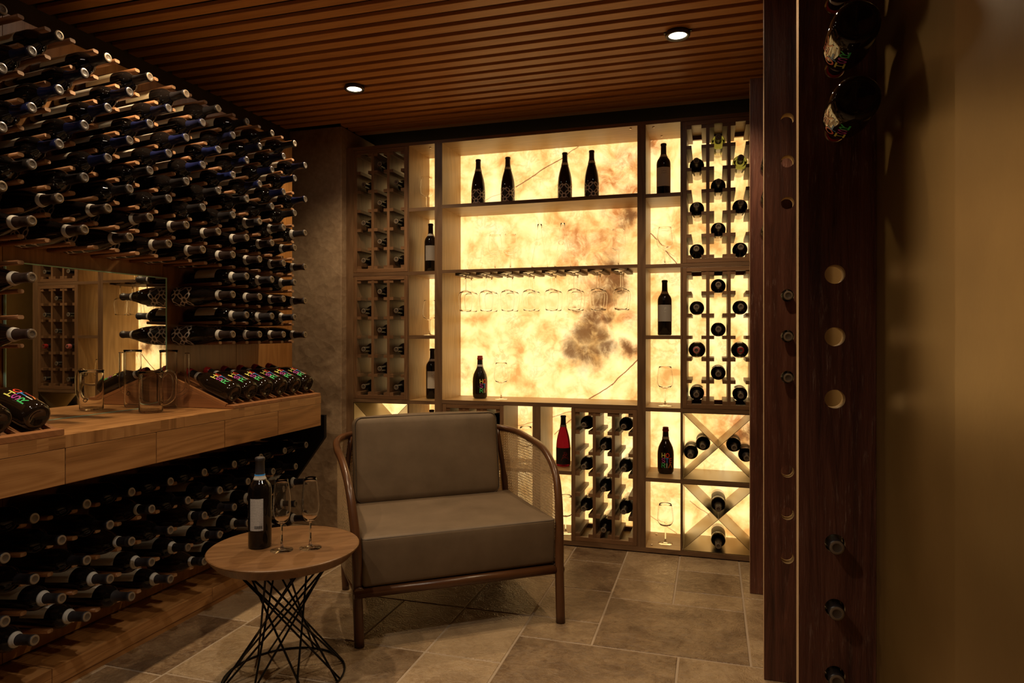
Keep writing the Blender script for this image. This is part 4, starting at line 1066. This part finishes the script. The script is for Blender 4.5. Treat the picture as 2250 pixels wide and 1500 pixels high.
def cushion(nm, x0, x1, y0, y1, z0, z1, T, rb, puff):
    me = bpy.data.meshes.new(nm); bm = bmesh.new()
    bmesh.ops.create_cube(bm, size=1)
    for v in bm.verts: v.co = Vector(((x0+x1)/2+v.co.x*(x1-x0), (y0+y1)/2+v.co.y*(y1-y0), (z0+z1)/2+v.co.z*(z1-z0)))
    bmesh.ops.bevel(bm, geom=bm.edges[:], offset=rb, segments=4, profile=.5, affect='EDGES')
    bmesh.ops.subdivide_edges(bm, edges=[e for e in bm.edges if e.calc_length() > .08], cuts=7, use_grid_fill=True)
    cx, cy, cz = (x0+x1)/2, (y0+y1)/2, (z0+z1)/2
    for v in bm.verts:
        a, b, c = (v.co.x-cx)/((x1-x0)/2), (v.co.y-cy)/((y1-y0)/2), (v.co.z-cz)/((z1-z0)/2)
        d = Vector((0, 0, 0))
        if abs(c) > .8: d.z += math.copysign(puff*(1-a*a)*(1-b*b), c)
        if abs(b) > .8: d.y += math.copysign(puff*(1-a*a)*(1-c*c), b)
        v.co = T @ (v.co+d)
    for f in bm.faces: f.smooth = True
    bm.to_mesh(me); bm.free(); me.materials.append(M['leather'])
    o = bpy.data.objects.new(nm, me); C.objects.link(o); o.parent = ac; return o
I4 = Matrix.Identity(4)
MB().box(-.384, .384, .012, .60, .200, .2245).build('seat_deck', 'chair', ac)
seat = cushion('seat_cushion', -.386, .386, .0, .56, .226, .408, I4, .014, .008)
Tb = Matrix.Translation((0, .505, .405)) @ Matrix.Rotation(R(-9), 4, 'X')
back = cushion('back_cushion', -.345, .330, 0, .125, .0, .385, Tb, .034, .012)
def loop(x0, x1, y0, y1, z, r, n=6):
    pts = []
    for cx, cy, a in ((x1-r, y1-r, 0), (x0+r, y1-r, 90), (x0+r, y0+r, 180), (x1-r, y0+r, 270)):
        for k in range(n+1): pts.append(Vector((cx+r*cos(R(a+90*k/n)), cy+r*sin(R(a+90*k/n)), z)))
    return pts
MB().tube([p for p in loop(-.384, .384, .003, .558, .4005, .014)], .0026, 6, closed=True).build('piping', 'piping', seat)
pp = [Tb @ Vector((p.x, .012, p.y)) for p in loop(-.341, .326, .006, .381, 0, .034)]
MB().tube(pp, .0024, 6, closed=True).build('piping', 'piping', back)
# cane: woven ribbons following the frame sweep
def cane(nm, top, ztop, zbot):
    """top: list of (x,y) along the plan; ztop(s): height of the rail; strands woven as ribbons"""
    pts = [Vector((x, y)) for x, y in top]
    ls = [0]
    for a, b in zip(pts, pts[1:]): ls.append(ls[-1]+(b-a).length)
    Lt = ls[-1]
    def at(s):
        s = min(max(s, 0), Lt)
        for i in range(len(pts)-1):
            if s <= ls[i+1]:
                u = (s-ls[i])/(ls[i+1]-ls[i]); p = pts[i].lerp(pts[i+1], u); t = (pts[i+1]-pts[i]).normalized(); return p, Vector((t.y, -t.x))
        return pts[-1], Vector((0, 1))
    mb = MB()
    def ribbon(s0, z0, s1, z1, wd, off):
        ln = math.hypot(s1-s0, z1-z0)
        if ln < .01: return
        d = ((s1-s0)/ln, (z1-z0)/ln); nrm = (-d[1]*wd/2, d[0]*wd/2); n = max(2, int(ln/.02)); b = len(mb.v)
        for i in range(n+1):
            s = s0+(s1-s0)*i/n; z = z0+(z1-z0)*i/n; w_ = off+.0007*sin((s+z)*400)
            for sg in (-1, 1):
                p, q = at(s+nrm[0]*sg); mb.v.append(Vector((p.x+q.x*w_, p.y+q.y*w_, z+nrm[1]*sg)))
        for i in range(n): k = b+2*i; mb.face([k, k+2, k+3, k+1])
    pitch = .0125
    k = 0; s = .004
    while s < Lt:
        zt = ztop(s)
        for o_ in (-.0022, .0022): ribbon(s+o_, zbot, s+o_, zt, .0025, .0003)
        s += pitch
    z = zbot+.004; zmax = max(ztop(Lt*i/40) for i in range(41))
    while z < zmax:
        s = 0; run = None; st = Lt/160
        while s <= Lt+1e-6:
            ok = z < ztop(s)
            if ok and run is None: run = s
            if (not ok or s+st > Lt+1e-6) and run is not None:
                for o_ in (-.0022, .0022): ribbon(run, z+o_, s, z+o_, .0025, -.0003)
                run = None
            s += st
        z += pitch
    for sg in (1, -1):
        c = -1.0
        while c < 1.6:
            # s = c' + sg*(z-zbot)
            run = None; zz = zbot; st = .006
            while zz < zmax:
                s = c+sg*(zz-zbot); ok = 0 <= s <= Lt and zz < ztop(s)
                if ok and run is None: run = (s, zz)
                if not ok and run is not None:
                    ribbon(run[0], run[1], s-sg*st, zz-st, .0028, .0010*sg); run = None
                zz += st
            if run is not None: ribbon(run[0], run[1], c+sg*(zz-zbot), zz-st, .0028, .0010*sg)
            c += pitch
    return mb.build(nm, 'cane', ac)
sh = smooth(half)
def side_cane(sg):
    src = smooth(half if sg > 0 else lhalf)
    arc_ = [p for p in src if p.z > .20 and p.y >= .0]
    plan = [(sg*(abs(p.x)-.004), p.y) for p in arc_ if p.y > .03]
    hs = [(p.y, p.z) for p in arc_]
    pts = [Vector(q) for q in plan]; ls = [0]
    for a, b in zip(pts, pts[1:]): ls.append(ls[-1]+(b-a).length)
    zz = [p.z for p in arc_ if p.y > .03]
    def ztop(s):
        for i in range(len(ls)-1):
            if s <= ls[i+1]:
                u = (s-ls[i])/max(1e-6, ls[i+1]-ls[i]); return zz[i]+(zz[i+1]-zz[i])*u-.012
        return zz[-1]-.012
    cane('cane_panel', plan, ztop, .225)
side_cane(1); side_cane(-1)
cane('cane_panel', [(-.18, .672), (-.09, .676), (0, .677), (.09, .676), (.18, .672)], lambda s: .69, .225)

# ================================================================ old riddling planks on the right wall
def plank(x0, x1, yf, th, holes, label):
    mb = MB(); T = (x1-x0)
    r = .0205; hx = x0+.0725
    z0, z1 = .002, 2.292
    # front and back faces cut into strips round each hole
    zs_ = sorted(holes); cuts = [z0]
    for a, b in zip(zs_, zs_[1:]): cuts.append((a+b)/2)
    cuts.append(z1)
    def sheet(y, flip):
        for i, zc_ in enumerate(zs_):
            za, zb = max(cuts[i], zc_-.06), min(cuts[i+1], zc_+.06)
            for (p, q) in ((cuts[i], za), (zb, cuts[i+1])):
                if q-p > 1e-5:
                    b = len(mb.v); mb.v += [Vector((x0, y, p)), Vector((x1, y, p)), Vector((x1, y, q)), Vector((x0, y, q))]
                    mb.face([b, b+1, b+2, b+3] if not flip else [b+3, b+2, b+1, b])
            n = 40; ring = []; outer = []
            for k in range(n):
                t = 2*PI*k/n; ring.append(Vector((hx+r*cos(t), y, zc_+r*sin(t))))
                dx, dz = cos(t), sin(t); m_ = 1e9
                if dx > 1e-6: m_ = min(m_, (x1-hx)/dx)
                if dx < -1e-6: m_ = min(m_, (x0-hx)/dx)
                if dz > 1e-6: m_ = min(m_, (zb-zc_)/dz)
                if dz < -1e-6: m_ = min(m_, (za-zc_)/dz)
                outer.append(Vector((hx+dx*m_, y, zc_+dz*m_)))
            b = len(mb.v); mb.v += ring+outer
            corners = [Vector((x1, y, zb)), Vector((x0, y, zb)), Vector((x0, y, za)), Vector((x1, y, za))]
            cb = len(mb.v); mb.v += corners
            for k in range(n):
                k2 = (k+1) % n
                ids = [b+k, b+n+k, b+n+k2, b+k2]
                # insert the corner when the outer edge turns
                o1, o2 = outer[k], outer[k2]
                if abs(o1.x-o2.x) > 1e-6 and abs(o1.z-o2.z) > 1e-6:
                    ci = min(range(4), key=lambda c: (corners[c]-(o1+o2)/2).length); ids = [b+k, b+n+k, cb+ci, b+n+k2, b+k2]
                mb.face(ids if not flip else ids[::-1])
    sheet(yf, False); sheet(yf+th, True)
    for zc_ in zs_:
        n = 40; b = len(mb.v)
        for y in (yf, yf+th):
            for k in range(n): mb.v.append(Vector((hx+r*cos(2*PI*k/n), y, zc_+r*sin(2*PI*k/n))))
        for k in range(n):
            k2 = (k+1) % n; mb.face([b+k, b+k2, b+n+k2, b+n+k], None, 2, True)
    def q(a, b_, c, d, mi):
        k = len(mb.v); mb.v += [Vector(a), Vector(b_), Vector(c), Vector(d)]
        pts = [Vector(p) for p in (a, b_, c, d)]
        mb.face([k, k+1, k+2, k+3], [(p.z, p.y+p.x) for p in pts], mi)
    y1_ = yf+th
    q((x0, y1_, z0), (x0, yf, z0), (x0, yf, z1), (x0, y1_, z1), 1)
    q((x1, yf, z0), (x1, y1_, z0), (x1, y1_, z1), (x1, yf, z1), 0)
    q((x0, yf, z1), (x1, yf, z1), (x1, y1_, z1), (x0, y1_, z1), 0)
    q((x0, y1_, z0), (x1, y1_, z0), (x1, yf, z0), (x0, yf, z0), 0)
    bm = bmesh.new(); me = mb.mesh('bottle_plank', ['plank', 'plank_edge', 'hole']); bm.from_mesh(me)
    bmesh.ops.remove_doubles(bm, verts=bm.verts[:], dist=1e-5); bmesh.ops.recalc_face_normals(bm, faces=bm.faces[:]); bm.to_mesh(me); bm.free()
    o = bpy.data.objects.new('bottle_plank', me); C.objects.link(o); tag(o, label, 'bottle plank', 'old bored planks on the ochre wall')
    return hx
HZ = [1.865, 1.726, 1.588, 1.282, 1.147, 1.012, .700, .560, .415]
hC = plank(.182, .3345, 1.586, .042, HZ, 'dark red-brown bored plank standing nearest the viewer against the ochre wall')
hB = plank(.1665, .3345, 2.382, .042, HZ, 'dark red-brown bored plank standing between the other two planks')
hA = plank(.162, .3345, 3.159, .042, HZ, 'dark red-brown bored plank standing closest to the cabinet')
def plug(kind, hx, yf, z, near, label, th=.05):
    """bottle pushed neck first through a hole: near=True body on the camera side"""
    L_ = PB_LEN[kind]
    if near: PB[kind].put(orient((hx, yf-.27+.0, z), (0, 1, 0), (-.75, 0, -.66)), label, 'wine bottle', 'bottles in the bored planks') if L_ > .26 else PB[kind].put(orient((hx, yf-.236, z-.002), (0, 1, 0), (-.72, 0, -.69)), label, 'wine bottle', 'bottles in the bored planks')
    else: PB[kind].put(orient((hx, yf-.025+L_, z-.0015), (0, -1, 0), (0, 0, 1)), label, 'wine bottle', 'bottles in the bored planks')
plug('host', hC, 1.586, 1.865, True, 'lettered bottle base-out in the nearest plank, topmost and cut by the frame')
plug('host', hC, 1.586, 1.726, True, 'lettered bottle base-out in the nearest plank, middle of its three')
plug('host', hC, 1.586, 1.588, True, 'lettered bottle base-out in the nearest plank, lowest of its three')
for z, nm in ((.700, 'top of its three'), (.560, 'middle of its three'), (.415, 'lowest of its three')):
    plug('plain', hC, 1.586, z, False, f'dark bottle neck poking through the nearest plank, {nm}')
for z, nm in ((1.282, 'top of its three'), (1.147, 'middle of its three'), (1.012, 'lowest of its three')):
    plug('plain', hB, 2.382, z, False, f'dark bottle neck poking through the middle plank, {nm}')
for z, nm in ((1.865, 'top of its three'), (1.726, 'middle of its three'), (1.588, 'lowest of its three')):
    plug('plain', hA, 3.159, z, True, f'dark bottle base-out in the plank closest to the cabinet, {nm}')
